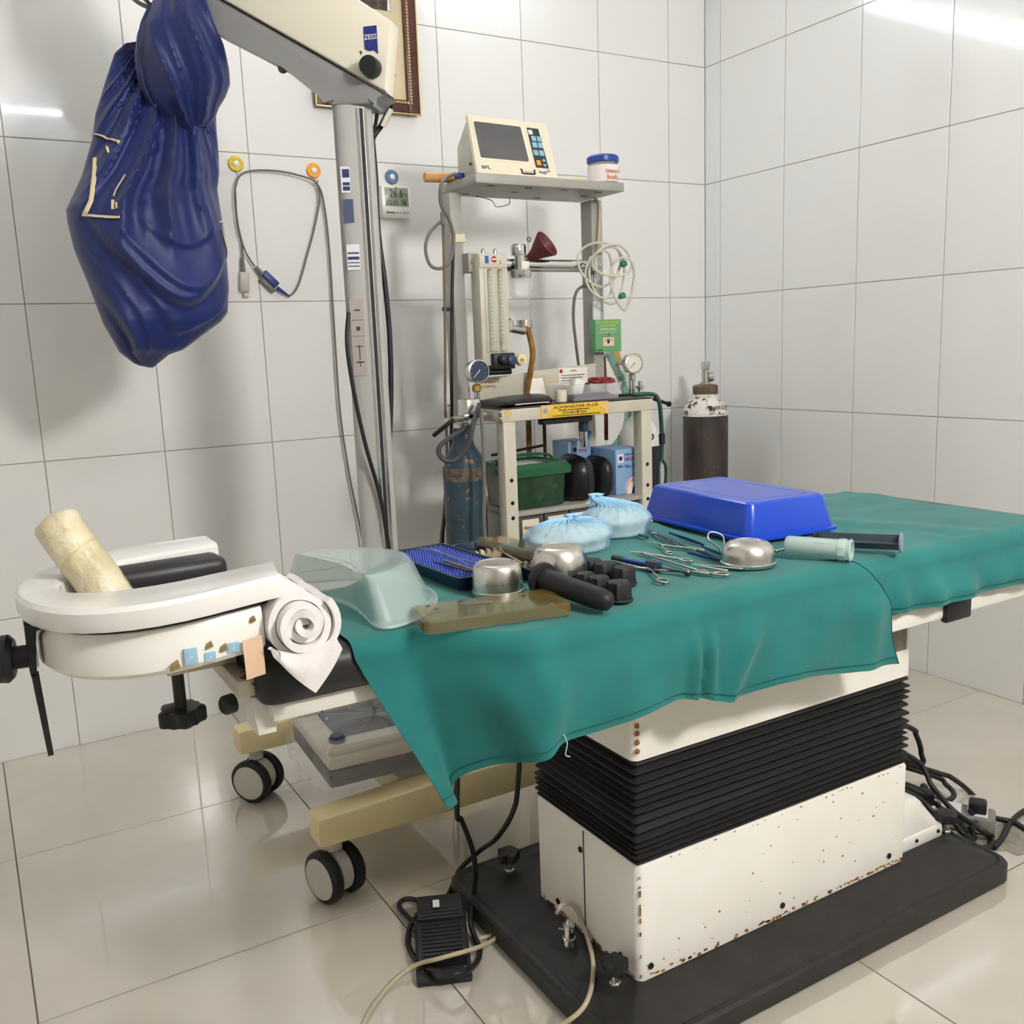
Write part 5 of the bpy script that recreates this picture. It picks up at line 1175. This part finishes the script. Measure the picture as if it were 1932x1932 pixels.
# ---- things on the lower shelf
m_grn = M('green_lid', (22, 88, 50), .35, coat=.2); m_grnc = M('green_clear', (8, 60, 28), .15, alpha=.8, coat=.5)
gb = thing('plastic_tub', (-1.155, -.55, .612), 'green translucent plastic tub with a lid and handle on the machine shelf', 'tub')
bm = bmesh.new(); bm_loops(bm, [rrect(-1.245, -1.065, -.635, -.465, .02, z, o) for z, o in ((.613, .012), (.616, .008), (.70, .002))]); finish('tub_body', bm, m_grnc, gb, angle=40)
bm = bmesh.new(); bm_loops(bm, [rrect(-1.25, -1.058, -.642, -.458, .022, z, o) for z, o in ((.700, .0), (.703, -.004), (.720, -.004), (.726, .002), (.734, .008), (.734, .02), (.729, .026), (.728, .03))]); finish('tub_lid', bm, m_grn, gb, angle=30)
tube('tub_handle', [(-1.245, -.55, .728), (-1.23, -.55, .745), (-1.15, -.545, .750), (-1.08, -.55, .745), (-1.06, -.55, .728)], .004, m_grn, gb, 6, 8)
box2('tub_label', (-1.2485, -.63, .63), (-1.2455, -.57, .69), m_sticker, gb, .0005); box2('lid_label', (-1.21, -.60, .7275), (-1.12, -.50, .7295), m_sticker, gb, .0003)
for x, y in ((-1.105, -.600), (-1.145, -.590)): lathe('connector', [(.011, 0), (.012, .004), (.009, .012), (.009, .022)], (x, y, .655 if y < -.595 else .632), M('connector_green', (110, 200, 130), .4), gb, (.5, -.3, .3), 18, False)
m_vinyl = M('black_vinyl', (24, 24, 28), .35, bump=(30, .3, .004))
def pouch(x0, x1, y0, y1, z0, z1, label):
    t = thing('zip_pouch', ((x0+x1)/2, (y0+y1)/2, z0), label, 'pouch', 'black zip pouches on the machine shelf')
    def f(u, v):
        a = 2*PI*u; c, s = math.cos(a), math.sin(a); k = (abs(c)**3.2+abs(s)**3.2)**(-1/3.2)
        b = math.sin(PI*v)**.35 if 0 < v < 1 else .3
        return ((x0+x1)/2+(v-.5)*(x1-x0), (y0+y1)/2+(y1-y0)/2*c*k*b, (z0+z1)/2+(z1-z0)/2*s*k*(b if s > 0 else 1)+.002*fbm((u*7, v*5, x0*9), 1))
    grid('pouch_body', f, 36, 14, m_vinyl, t, wrap=True, capu=True)
    tube('zip', [V(f(k/24, .5))+V((0, 0, 0)) for k in range(24)], .0028, m_rubber, t, 2, 6, True)
pouch(-1.052, -.955, -.64, -.49, .613, .735, 'black vinyl zip pouch next to the green tub')
pouch(-.953, -.892, -.63, -.50, .613, .726, 'black zip pouch wedged against the blue mask carton')
m_carton = M('blue_carton', (138, 176, 214), .5)
def carton(x0, x1, y0, y1, z0, z1, label, fn):
    t = thing('mask_carton', ((x0+x1)/2, (y0+y1)/2, z0), label, 'carton', 'face mask cartons')
    box2('carton_body', (x0, y0, z0), (x1, y1, z1), m_carton, t, .001); fn(t, x0, x1, y0, z1); return t
m_printblue = M('carton_navy', (40, 52, 130), .5); m_printred = M('carton_red', (206, 40, 70), .5); m_printpink = M('carton_pink', (240, 190, 190), .5)
def face1(t, x0, x1, y, z1):
    box2('logo_frame', (x0+.008, y-.0008, z1-.038), (x0+.028, y+.0002, z1-.014), m_paper, t, 0); lathe('logo_mask', [(.007, 0), (.006, .0006)], (x0+.018, y-.0008, z1-.026), m_printblue, t, (0, -1, 0), 14)
    text('lettering', 'ADULT & INFANT', (x0+.032, y-.0008, z1-.018), X, Z, .007, m_printblue, t, .046); text('lettering', 'FACE-MASK', (x0+.032, y-.0008, z1-.034), X, Z, .014, m_printred, t, .047)
    text('lettering', 'SIZE :', (x0+.008, y-.0008, z1-.052), X, Z, .009, m_ink, t, .02); text('handwriting', 'No 3', (x0+.034, y-.0008, z1-.055), X, Z, .016, m_blueink, t, .032)
    lathe('pink_disc', [(.034, 0), (.033, .0003)], (x1-.030, y-.0002, z1-.115), m_printpink, t, (0, -1, 0), 28); lathe('white_disc', [(.031, 0), (.030, .0004)], (x1-.030, y-.0004, z1-.122), m_paper, t, (0, -1, 0), 28)
    tube('disc_ring', [(x1-.030+.030*math.cos(k*PI/10), y-.0007, z1-.122+.030*math.sin(k*PI/10)) for k in range(20)], .0007, m_printred, t, 2, 5, True)
    prism('mask_picture', [(-.014, -.010), (.004, -.014), (.014, 0), (.010, .012), (.002, .010), (-.002, .018), (-.008, .010)], (x1-.030, y-.0006, z1-.124), X, Z, .0004, m_printblue, t)
carton(-.882, -.790+.006, -.60, -.47, .613, .743, 'blue face mask carton marked No 3 behind the right machine leg', face1)
def face2(t, x0, x1, y, z1):
    box2('logo_frame', (x0+.012, y-.0008, z1-.036), (x0+.032, y+.0002, z1-.012), m_paper, t, 0); lathe('logo_mask', [(.007, 0), (.006, .0006)], (x0+.022, y-.0008, z1-.024), m_printblue, t, (0, -1, 0), 14)
    text('lettering', 'MASK', (x0+.036, y-.0008, z1-.032), X, Z, .013, m_printred, t, .03)
carton(-.965, -.886, -.485, -.40, .613, .765, 'second face mask carton standing behind the black pouches', face2)
# ---- gas cylinders
m_cylb = M('blue_cylinder_paint', (54, 78, 92), .45, col2=(42, 58, 70), scale=12, wear=(46, .62, (150, 116, 76)), wear2=(90, .68, (90, 70, 50)))
c1 = thing('gas_cylinder', (-1.333, -.53, 0), 'rusty blue gas cylinder hanging at the left end of the machine', 'gas cylinder')
lathe('cylinder_body', [(.04, .0), (.054, .01), (.057, .03), (.057, .70), (.055, .735), (.047, .765), (.034, .785), (.028, .80), (.026, .838)], (-1.333, -.53, 0), m_cylb, c1, Z, 36)
lathe('rust_band', [(.0574, 0), (.0576, .008), (.0576, .03), (.0574, .034)], (-1.333, -.53, .700), M('rust_band', (128, 104, 82), .8, col2=(58, 66, 72), scale=70), c1, Z, 36)
lathe('cylinder_valve', [(.024, 0), (.024, .010), (.018, .012), (.018, .022)], (-1.333, -.53, .838), m_steel, c1, Z, 20)
m_cylw = M('white_shoulder', (222, 220, 212), .5, wear=(40, .66, (90, 80, 72)))
c2 = thing('gas_cylinder', (-.655, -.42, 0), 'black gas cylinder with a white shoulder behind the right machine leg', 'gas cylinder')
lathe('cylinder_body', [(.05, 0), (.062, .01), (.065, .03), (.065, .725)], (-.655, -.42, 0), M('black_cylinder_paint', (26, 26, 28), .5), c2, Z, 36)
lathe('cylinder_shoulder', [(.0652, 0), (.0645, .015), (.058, .045), (.046, .068), (.03, .085), (.024, .095), (.022, .14)], (-.655, -.42, .725), m_cylw, c2, Z, 36)
text('handwriting', '30', (-.690, -.487, .745), X, Z, .03, m_ink, c2, .04)
m_cylk = M('worn_brown_cylinder', (70, 60, 54), .55, col2=(48, 42, 40), scale=14, wear=(50, .66, (120, 104, 90)), stretch=(1, 1, .35))
c3 = thing('oxygen_cylinder', (-.195, -.215, 0), 'tall worn dark oxygen cylinder with a chipped white shoulder standing in the corner', 'gas cylinder')
lathe('cylinder_body', [(.062, 0), (.075, .012), (.079, .03), (.079, .775), (.078, .785)], (-.195, -.215, 0), m_cylk, c3, Z, 44)
lathe('cylinder_shoulder', [(.0792, 0), (.077, .012), (.071, .035), (.06, .052), (.05, .058), (.05, .074), (.044, .075)], (-.195, -.215, .778), M('chipped_white_shoulder', (226, 222, 212), .6, wear=(34, .55, (70, 60, 52))), c3, Z, 44)
lathe('neck_ring', [(.042, 0), (.044, .003), (.044, .028), (.040, .032), (.02, .036)], (-.195, -.215, .852), M('neck_brown', (112, 92, 70), .6, col2=(90, 72, 54), scale=30), c3, Z, 30)
lathe('valve_stem', [(.020, 0), (.020, .008), (.013, .010), (.013, .05), (.011, .052), (.011, .062)], (-.195, -.215, .886), m_steel, c3, Z, 20)
box2('valve_key', (-.207, -.228, .938), (-.183, -.204, .966), m_steel, c3, .003)
lathe('valve_outlet', [(.010, 0), (.017, .004), (.017, .018), (.010, .022)], (-.187, -.218, .912), m_steel, c3, (1, -.4, 0), 16)
text('lettering', 'ENERGY', (-.245, -.289, .800), X, Z, .02, m_ink, c3, .085)
# ---- things on the bench
pp = thing('instrument_pouch', (-1.17, -.56, .889), 'black zip wallet with white piping lying on the machine bench', 'wallet')
def pouchf(u, v):
    a = 2*PI*u; x = -1.262+.165*v; w_ = .085*(1-.25*v); h = .020*(.75+.25*math.sin(v*PI))*(1 if .03 < v < .97 else .5)
    return (x, -.555+w_*math.cos(a)*(1 if .03 < v < .97 else .8), .8895+h/2+h/2*math.copysign(abs(math.sin(a))**.6, math.sin(a))+.010*v*max(0, math.sin(a)))
grid('wallet_body', pouchf, 30, 24, m_vinyl, pp, wrap=True, capu=True)
tube('white_piping', [V(pouchf(.66, .35+.06*k))+V((0, -.001, .001)) for k in range(11)], .0018, m_paper, pp, 4, 6); tube('white_piping', [V(pouchf(.54, .2+.07*k))+V((0, -.002, .0)) for k in range(11)], .0014, m_paper, pp, 4, 6)
t_ = thing('tape_roll', (-1.048, -.58, .889), 'short cream roll of tape standing beside the clear tray', 'tape'); lathe('tape_body', [(.0145, 0), (.0155, .001), (.0155, .031), (.0145, .032), (.008, .032), (.008, .02)], (-1.048, -.58, .8895), M('cream_tape', (232, 222, 196), .6), t_, Z, 24)
sp_ = thing('paper_packet', (-1.045, -.455, .889), 'crumpled white packet leaning against the apron plate', 'packet')
grid('packet_sheet', lambda u, v: (-1.075+.052*u, -.470+.022*v+.003*fbm((u*6, v*6, 1), 1), .8905+.062*v), 12, 12, m_paper, sp_, thick=.004, angle=20)
tr_ = thing('clear_tray', (-.945, -.55, .889), 'clear plastic tray of odds and ends on the machine bench', 'tray')
m_ctray = M('clear_pink_tray', (226, 220, 224), .12, alpha=.38, coat=.5)
bm = bmesh.new(); rings = [[bm.verts.new(p) for p in rrect(-1.035, -.86, -.62, -.48, .012, z, o)] for z, o in ((.890, .02), (.8905, .012), (.934, .001), (.936, -.002))]
bm.faces.new(rings[0])
for A, B in zip(rings, rings[1:]):
    for k in range(len(A)): bm.faces.new((A[k], A[(k+1) % len(A)], B[(k+1) % len(A)], B[k]))
finish('tray_shell', bm, m_ctray, tr_, angle=40)
w1 = thing('white_carton', (-.985, -.56, .892), 'small white carton tilted in the clear tray', 'carton'); box('carton_body', (-.985, -.56, .922), (.034, .028, .052), m_paper, w1, .003, Matrix.Rotation(.35, 3, 'Y'))
w2 = thing('scissors', (-.905, -.55, .93), 'red-handled scissors lying on top of the clear tray', 'scissors')
for dx, dy in ((0, 0), (.022, -.012)): tube('red_handle', [(-.905+dx+.024*math.cos(k*PI/5), -.55+dy+.018*math.sin(k*PI/5), .940+.004*math.sin(k*PI/5)) for k in range(10)], .0055, M('red_plastic', (130, 26, 30), .35), w2, 3, 8, True)
prism('blade', [(0, -.004), (.06, 0), (0, .004)], (-.93, -.545, .937), (-1, .1, -.06), (0, 1, 0), .002, m_inst, w2)
w3 = thing('clip_strip', (-.945, -.56, .8915), 'dark blue metal clips at the bottom of the clear tray', 'clips')
box('clip_body', (-.945, -.565, .900), (.13, .03, .015), M('clip_navy', (34, 40, 70), .35, .4), w3, .004)
w4 = thing('green_box', (-.95, -.53, .906), 'small dark green box in the clear tray', 'box'); box('box_body', (-.945, -.525, .922), (.05, .025, .028), M('dark_green', (40, 84, 62), .5), w4, .002)
# ---- breathing circuit, reservoir, mask, tubing coil
mk = thing('rubber_mask', (-1.02, -.45, 1.283), 'maroon rubber anaesthetic mask resting on the chrome bar', 'mask')
m_mask = M('maroon_rubber', (104, 46, 44), .55)
ax = V((.42, -.62, .50)).normalized()
lathe('mask_cup', [(.014, 0), (.018, .012), (.028, .032), (.037, .05), (.040, .056), (.038, .060), (.033, .055), (.022, .03), (.012, .010)], (-1.045, -.448, 1.290), m_mask, mk, ax, 28, False)
lathe('mask_neck', [(.013, -.012), (.014, .004)], (-1.045, -.448, 1.290), m_mask, mk, ax, 18); tube('mask_ring', [V((-1.058, -.455, 1.335))+V((.005*math.cos(k*PI/4), 0, .006*math.sin(k*PI/4))) for k in range(8)], .0014, m_mask, mk, 3, 6, True)
tc = thing('suction_tubing', (-.82, -.48, 1.15), 'coil of clear plastic tubing with green connectors on the right upright', 'tubing')
m_ptube = M('clear_tubing', (222, 218, 198), .25, alpha=.7, coat=.4)
cx, cz = -.822, 1.255
loops = [[(cx+rx*math.cos(a0+k*PI/6)+ox, -.478-.012*math.sin(k*PI/3+a0)-dy, cz+oz+rz*math.sin(a0+k*PI/6)) for k in range(12)] for rx, rz, ox, oz, a0, dy in ((.075, .062, -.012, .012, .2, 0), (.062, .080, .010, -.020, .9, .012), (.048, .066, -.022, -.018, 1.6, .02), (.070, .044, .018, .022, 2.5, .026), (.040, .075, .045, -.045, .4, .034))]
for lp in loops: tube('tubing_loop', lp, .0038, m_ptube, tc, 4, 8, True)
for p in ((-.765, -.50, 1.268), (-.772, -.50, 1.178)): lathe('green_connector', [(.004, -.010), (.008, -.008), (.009, 0), (.008, .008), (.004, .010)], p, M('emerald', (20, 130, 96), .4), tc, (.9, -.2, .3), 12)
bcir = thing('breathing_circuit', (-.86, -.40, .62), 'green and clear breathing tubes hanging behind the right end of the machine', 'breathing tubes')
m_cor = M('green_clear_tube', (120, 190, 160), .25, alpha=.6, coat=.4); m_corc = M('clear_corrugated', (220, 232, 224), .2, alpha=.5, coat=.4)
def corrugated(pts, r, mat, n=40):
    P = catmull(pts, 16); bm = bmesh.new(); 
    bm_tube(bm, P, lambda s: r*(1+.09*math.sin(s*n*2*PI)), 3, 12); finish('corrugated_tube', bm, mat, bcir, angle=70)
corrugated([(-0.7520, -0.4000, 1.0148), (-0.7116, -0.3900, 0.9570), (-0.6746, -0.3800, 0.8896), (-0.6659, -0.3800, 0.8061), (-0.6985, -0.3800, 0.7419), (-0.7405, -0.3800, 0.7121), (-0.8159, -0.4000, 0.7073), (-0.8609, -0.4200, 0.7339), (-0.8704, -0.4200, 0.8067)], .0125, m_cor, 46)
corrugated([(-0.6747, -0.3600, 0.9470), (-0.6280, -0.3600, 0.8781), (-0.6403, -0.3600, 0.7865), (-0.6942, -0.3600, 0.7267)], .014, m_corc, 24)
corrugated([(-0.8575, -0.4300, 0.8222), (-0.8749, -0.4300, 0.7599), (-0.8770, -0.4400, 0.7288), (-0.8484, -0.4400, 0.7070)], .011, m_corc, 18)
for a, b in (((1108,815), (1102,828)), ((1098,843), (1106,834))): pass
lathe('blue_connector', [(.010, -.012), (.013, -.010), (.013, .010), (.010, .012)], (-0.8767, -0.4500, 0.7803), M('connector_blue', (44, 78, 150), .4), bcir, (.5, 0, .8), 16); lathe('blue_connector', [(.010, -.012), (.013, -.010), (.013, .010), (.010, .012)], (-0.8912, -0.4500, 0.7467), MATS['connector_blue'], bcir, (.8, 0, .5), 16)
tube('copper_strap', [(-0.7556, -0.3800, 1.0040), (-0.7531, -0.3800, 0.9427), (-0.7511, -0.3800, 0.8614), (-0.7520, -0.3800, 0.7463)], .009, M('rust_rubber', (140, 74, 46), .6, col2=(96, 46, 30), scale=40), bcir, 6, 8, flat=(1, .5))
prism('tan_strap', [(0, 0), (.028, .004), (.05, -.055), (.025, -.06)], (-0.7180, -0.3600, 1.0303), X, Z, .004, M('tan_webbing', (176, 148, 92), .8), bcir, .0005)
stc = thing('stethoscope', (-.76, -.60, .70), 'dark green stethoscope hung over the right end of the machine bench', 'stethoscope')
m_ste = M('stethoscope_green', (24, 70, 58), .4)
tube('tube_main', [(-.80, -.58, .894), (-0.7434, -0.6000, 0.8924), (-0.7303, -0.6100, 0.8720), (-0.7230, -0.6100, 0.8286), (-0.7199, -0.6100, 0.7589), (-0.7227, -0.6100, 0.6999)], .0062, m_ste, stc, 8, 8)
tube('tube_fork', [(-0.7226, -0.6100, 0.7030), (-0.7329, -0.6100, 0.6821), (-0.7354, -0.6100, 0.6432), (-0.7299, -0.6100, 0.6032), (-0.7205, -0.6100, 0.5545)], .0045, m_ste, stc, 8, 8); tube('tube_fork', [(-0.7206, -0.6100, 0.7028), (-0.7069, -0.6100, 0.6796), (-0.7074, -0.6100, 0.6402), (-0.7139, -0.6100, 0.6014), (-0.7105, -0.6100, 0.5532)], .0045, m_ste, stc, 8, 8)
lathe('tube_clip', [(.007, -.016), (.009, -.014), (.009, .014), (.007, .016)], (-0.7199, -0.6100, 0.7620), m_rubber, stc, Z, 12)
tube('ear_tube', [(-.80, -.58, .895), (-.83, -.52, .893), (-.85, -.48, .893)], .004, m_ste, stc, 6, 8)
# ---- carton hung on the upright
ec = thing('eye_drop_carton', (-.803, -.45, 1.02), 'green eye drop carton with a printed eye hung on the right upright', 'carton')
bm = bmesh.new(); m_gcart = M('green_carton', (104, 160, 110), .5)
box2('carton_body', (-.8505, -.472, 1.018), (-.757, -.442, 1.112), m_gcart, ec, .001)
text('lettering', 'POVIDONE', (-.846, -.4732, 1.100), X, Z, .009, M('lime_ink', (210, 220, 70), .5), ec, .08); text('lettering', 'IODINE', (-.836, -.4732, 1.091), X, Z, .009, MATS['lime_ink'], ec, .06); text('lettering', 'APPAVISC', (-.836, -.4732, 1.080), X, Z, .010, m_paper, ec, .062)
text('lettering', 'ophthalmic solution', (-.84, -.4732, 1.0735), X, Z, .005, m_paper, ec, .065); text('lettering', '5 ml', (-.808, -.4732, 1.066), X, Z, .005, m_ink, ec)
box2('eye_panel', (-.824, -.4728, 1.035), (-.784, -.4718, 1.060), M('skin_print', (226, 190, 174), .5), ec, 0)
prism('eye_white', [(-.014, 0), (-.007, .006), (.003, .007), (.013, 0), (.004, -.005), (-.007, -.004)], (-.804, -.4729, 1.047), X, Z, .0003, m_paper, ec); lathe('eye_iris', [(.006, 0), (.0058, .0004)], (-.805, -.4732, 1.048), M('iris_brown', (70, 30, 34), .4), ec, (0, -1, 0), 16)
tube('eye_brow', [(-.820, -.4733, 1.048), (-.810, -.4733, 1.055), (-.800, -.4733, 1.0555), (-.789, -.4733, 1.049)], .0008, m_ink, ec, 6, 5); text('lettering', 'Batch No.', (-.846, -.4732, 1.0225), X, Z, .005, m_ink, ec, .022)
box2('hanger_tape', (-.838, -.447, 1.112), (-.812, -.4405, 1.165), m_sticker, ec, .0004)
# ---- monitor on the shelf
mo = thing('patient_monitor', (-1.14, -.49, 1.484), 'cream patient monitor with a grey screen on the top shelf', 'monitor')
prism('monitor_body', [(-.536, 1.4845), (-.497, 1.622), (-.478, 1.622), (-.425, 1.57), (-.422, 1.4845)], (-1.255, 0, 0), Y, Z, .228, M('monitor_shell', (196, 194, 180), .45), mo, .004)
ay = V((0, .048, .150)).normalized(); nn = X.cross(ay); FO = V((-1.264, -.549, 1.4845))
def face(u, w_, off=0): return FO+X*u+ay*w_+nn*off
prism('front_bezel', [(0, 0), (.246, 0), (.246, .155), (.004, .160)], face(0, 0), X, ay, -.014, m_cream, mo, .003)
prism('bezel_step', [(.010, .036), (.170, .036), (.166, .148), (.012, .152)], face(0, 0), X, ay, .0012, M('bezel_light', (236, 230, 206), .4), mo, .001)
prism('screen', [(.018, .044), (.022, .042), (.160, .040), (.163, .044), (.158, .135), (.154, .138), (.020, .141), (.017, .137)], face(0, 0, .001), X, ay, .0016, M('dark_screen', (84, 84, 88), .12, coat=.6, col2=(92, 92, 96), scale=8), mo, .0005)
kp = prism('keypad', [(.182, .026), (.222, .025), (.214, .137), (.178, .138)], face(0, 0, .0005), X, ay, .001, M('keypad_dark', (52, 58, 62), .5), mo)
for r_, (w0, c) in enumerate(((.100, 0), (.082, 0), (.060, 0))):
    for k in range(2):
        u0 = .1835+.018*k-.0012*r_+.0012*2
        prism('key', [(u0, w0), (u0+.0145, w0), (u0+.0135, w0+.0145), (u0-.001, w0+.0145)], face(0, 0, .0016), X, ay, .0008, M('key_blue', (140, 186, 210), .4), kp)
prism('key', [(.180, .119), (.193, .119), (.192, .131), (.179, .131)], face(0, 0, .0016), X, ay, .0008, m_paper, kp)
prism('key', [(.187, .032), (.200, .032), (.199, .046), (.186, .046)], face(0, 0, .0016), X, ay, .0008, M('key_orange', (238, 160, 60), .4), kp)
for w0, sg in ((.044, 1), (.036, -1)): prism('arrow_key', [(.205, w0), (.217, w0), (.211, w0+.008*sg)], face(0, 0, .0016), X, ay, .0008, MATS['key_blue'], kp)
text('lettering', 'BPL', face(.016, .012, .0006), X, ay, .013, m_blueink, mo, .026); text('lettering', 'Aegis', face(.188, .010, .0006), X, ay, .012, M('pale_blue_ink', (70, 110, 170), .5), mo, .026); text('lettering', 'Plus', face(.215, .016, .0006), X, ay, .006, m_ink, mo)
rb = prism('ribbon_badge', [(.130, .020), (.138, .018), (.138, .008), (.172, .008), (.172, .018), (.180, .020), (.176, .014), (.178, .007), (.171, .004), (.139, .004), (.132, .007), (.134, .014)], face(0, 0, .0004), X, ay, .0006, m_ink, mo); text('lettering', 'ECG', face(.142, .0075, .0012), X, ay, .009, m_gold, rb, .026)
lathe('side_knob', [(.004, 0), (.003, .003)], (-1.256, -.50, 1.515), m_black, mo, (-1, 0, 0), 10)
jr = thing('powder_jar', (-.833, -.50, 1.484), 'clear plastic jar with a blue lid and orange print on the shelf', 'jar')
lathe('jar_body', [(.040, 0), (.043, .003), (.043, .050), (.038, .056), (.037, .062)], (-.833, -.50, 1.4845), M('clear_jar', (226, 222, 220), .1, alpha=.4, coat=.5), jr, Z, 30)
lathe('jar_lid', [(.044, 0), (.0455, .002), (.0455, .014), (.043, .017), (.041, .0185)], (-.833, -.50, 1.542), M('lid_blue', (34, 66, 150), .35), jr, Z, 36)
lathe('jar_label', [(.0437, 0), (.0437, .045)], (-.833, -.50, 1.4875), M('label_white', (236, 230, 224), .5, alpha=.9), jr, Z, 30, False)
text('lettering', 'Johnson’s', (-.855, -.5448, 1.510), X, Z, .015, M('orange_ink', (214, 110, 60), .5), jr, .046); text('lettering', 'buds', (-.850, -.5448, 1.493), X, Z, .018, MATS['orange_ink'], jr, .036)
yt = thing('yellow_tray', (-.94, -.45, 1.484), 'shallow pale yellow plastic tray behind the jar on the shelf', 'tray')
prism('tray_wall', [(-1.0, 1.4845), (-.88, 1.4845), (-.875, 1.508), (-1.005, 1.492)], (0, -.47, 0), X, Z, -.003, M('pale_yellow', (226, 214, 140), .4), yt, .0005); box2('tray_floor', (-1.0, -.467, 1.4845), (-.88, -.40, 1.4875), MATS['pale_yellow'], yt, .0005); prism('tray_wall', [(-1.0, 1.4845), (-.88, 1.4845), (-.875, 1.508), (-1.005, 1.506)], (0, -.40, 0), X, Z, -.003, MATS['pale_yellow'], yt, .0005)
wr = thing('wooden_rod', (-1.285, -.40, 1.484), 'short round wooden rod sticking out over the left end of the shelf', 'rod'); cyl('rod_body', (-1.335, -.385, 1.497), (-1.24, -.395, 1.4975), .013, M('orange_wood', (206, 156, 92), .5, col2=(186, 134, 74), scale=20), wr)
# ---- cables at the left of the machine
cb = thing('monitor_cable', (-1.31, -.45, .2), 'grey monitor cables looped at the left upright of the machine', 'cable')
tube('cable_run', [(-1.268, -.455, 1.493), (-1.2831, -0.4600, 1.4953), (-1.3070, -0.4600, 1.4847), (-1.3353, -0.4800, 1.4603), (-1.3328, -0.4700, 1.4158), (-1.3051, -0.4600, 1.3782), (-1.2926, -0.4550, 1.3318), (-1.3050, -0.4550, 1.2771), (-1.3345, -0.4550, 1.2550), (-1.3651, -0.4550, 1.2629), (-1.3766, -0.4550, 1.3032), (-1.3634, -0.4550, 1.3436), (-1.3309, -0.4550, 1.3740)], .0045, m_greycord, cb, 8, 8)
box('cable_plug', (-1.262, -.455, 1.4925), (.034, .014, .014), MATS['plug_blue'], cb, .003, Matrix.Rotation(.1, 3, 'Z'))
cyl('cable_join', (-1.3243, -0.4600, 1.3976), (-1.3246, -0.4600, 1.3641), .006, m_greycord, cb)
tube('cable_drop', [(-1.3236, -0.4580, 1.3644), (-1.3277, -0.4580, 1.2357), (-1.3339, -0.4580, 1.0701), (-1.3434, -0.4580, 0.9012), (-1.3518, -0.4700, 0.7734), (-1.3834, -0.5000, 0.6206), (-1.385, -.46, .45), (-1.38, -.45, .01)], .0038, M('brown_cord', (110, 96, 82), .5), cb, 6, 8)
tube('cable_drop', [(-1.2903, -0.4520, 1.3458), (-1.3040, -0.4520, 1.1811), (-1.3164, -0.4520, 0.9851), (-1.3243, -0.4520, 0.8422), (-1.3420, -0.4520, 0.6686), (-1.3688, -0.4500, 0.5229), (-1.36, -.44, .3), (-1.355, -.44, .01)], .0048, m_cord, cb, 6, 8)
box('cable_clamp', V((-1.3200, -0.4550, 1.1492)), (.03, .012, .010), m_black, cb, .002); box('tape_wrap', (-1.273, -.441, 1.335), (.042, .006, .022), M('masking_tape', (226, 214, 180), .6), cb, .001)
gh = tag(tube('gas_hose', [(-1.3259, -0.6200, 0.9026), (-1.3577, -0.6400, 0.8544), (-1.3723, -0.6400, 0.8084), (-1.3947, -0.6300, 0.7731), (-1.4249, -0.6200, 0.7643), (-1.4429, -0.6100, 0.7813), (-1.4402, -0.6100, 0.8027), (-1.4065, -0.6050, 0.8225), (-1.345, -.592, .845)], .0065, M('slate_hose', (64, 66, 74), .5), None, 8, 8), 'dark grey gas hose looping down beside the blue cylinder', 'hose')
gh2 = tag(tube('gas_hose', [(-1.3409, -0.6550, 0.8941), (-1.3422, -0.6600, 0.8005), (-1.3451, -0.6600, 0.6782), (-1.3489, -0.6600, 0.5679), (-1.325, -.66, .3), (-1.325, -.66, .008)], .005, m_greycord, None, 8, 8), 'thin grey hose hanging straight down between cylinder and machine leg', 'hose')
tube('side_cable', [(-.835+.012, -.44, 1.455), (-0.8107, -0.4500, 1.4397), (-0.8144, -0.4500, 1.3731), (-0.8221, -0.4500, 1.2984)], .004, m_beigecord, am_, 6, 8)
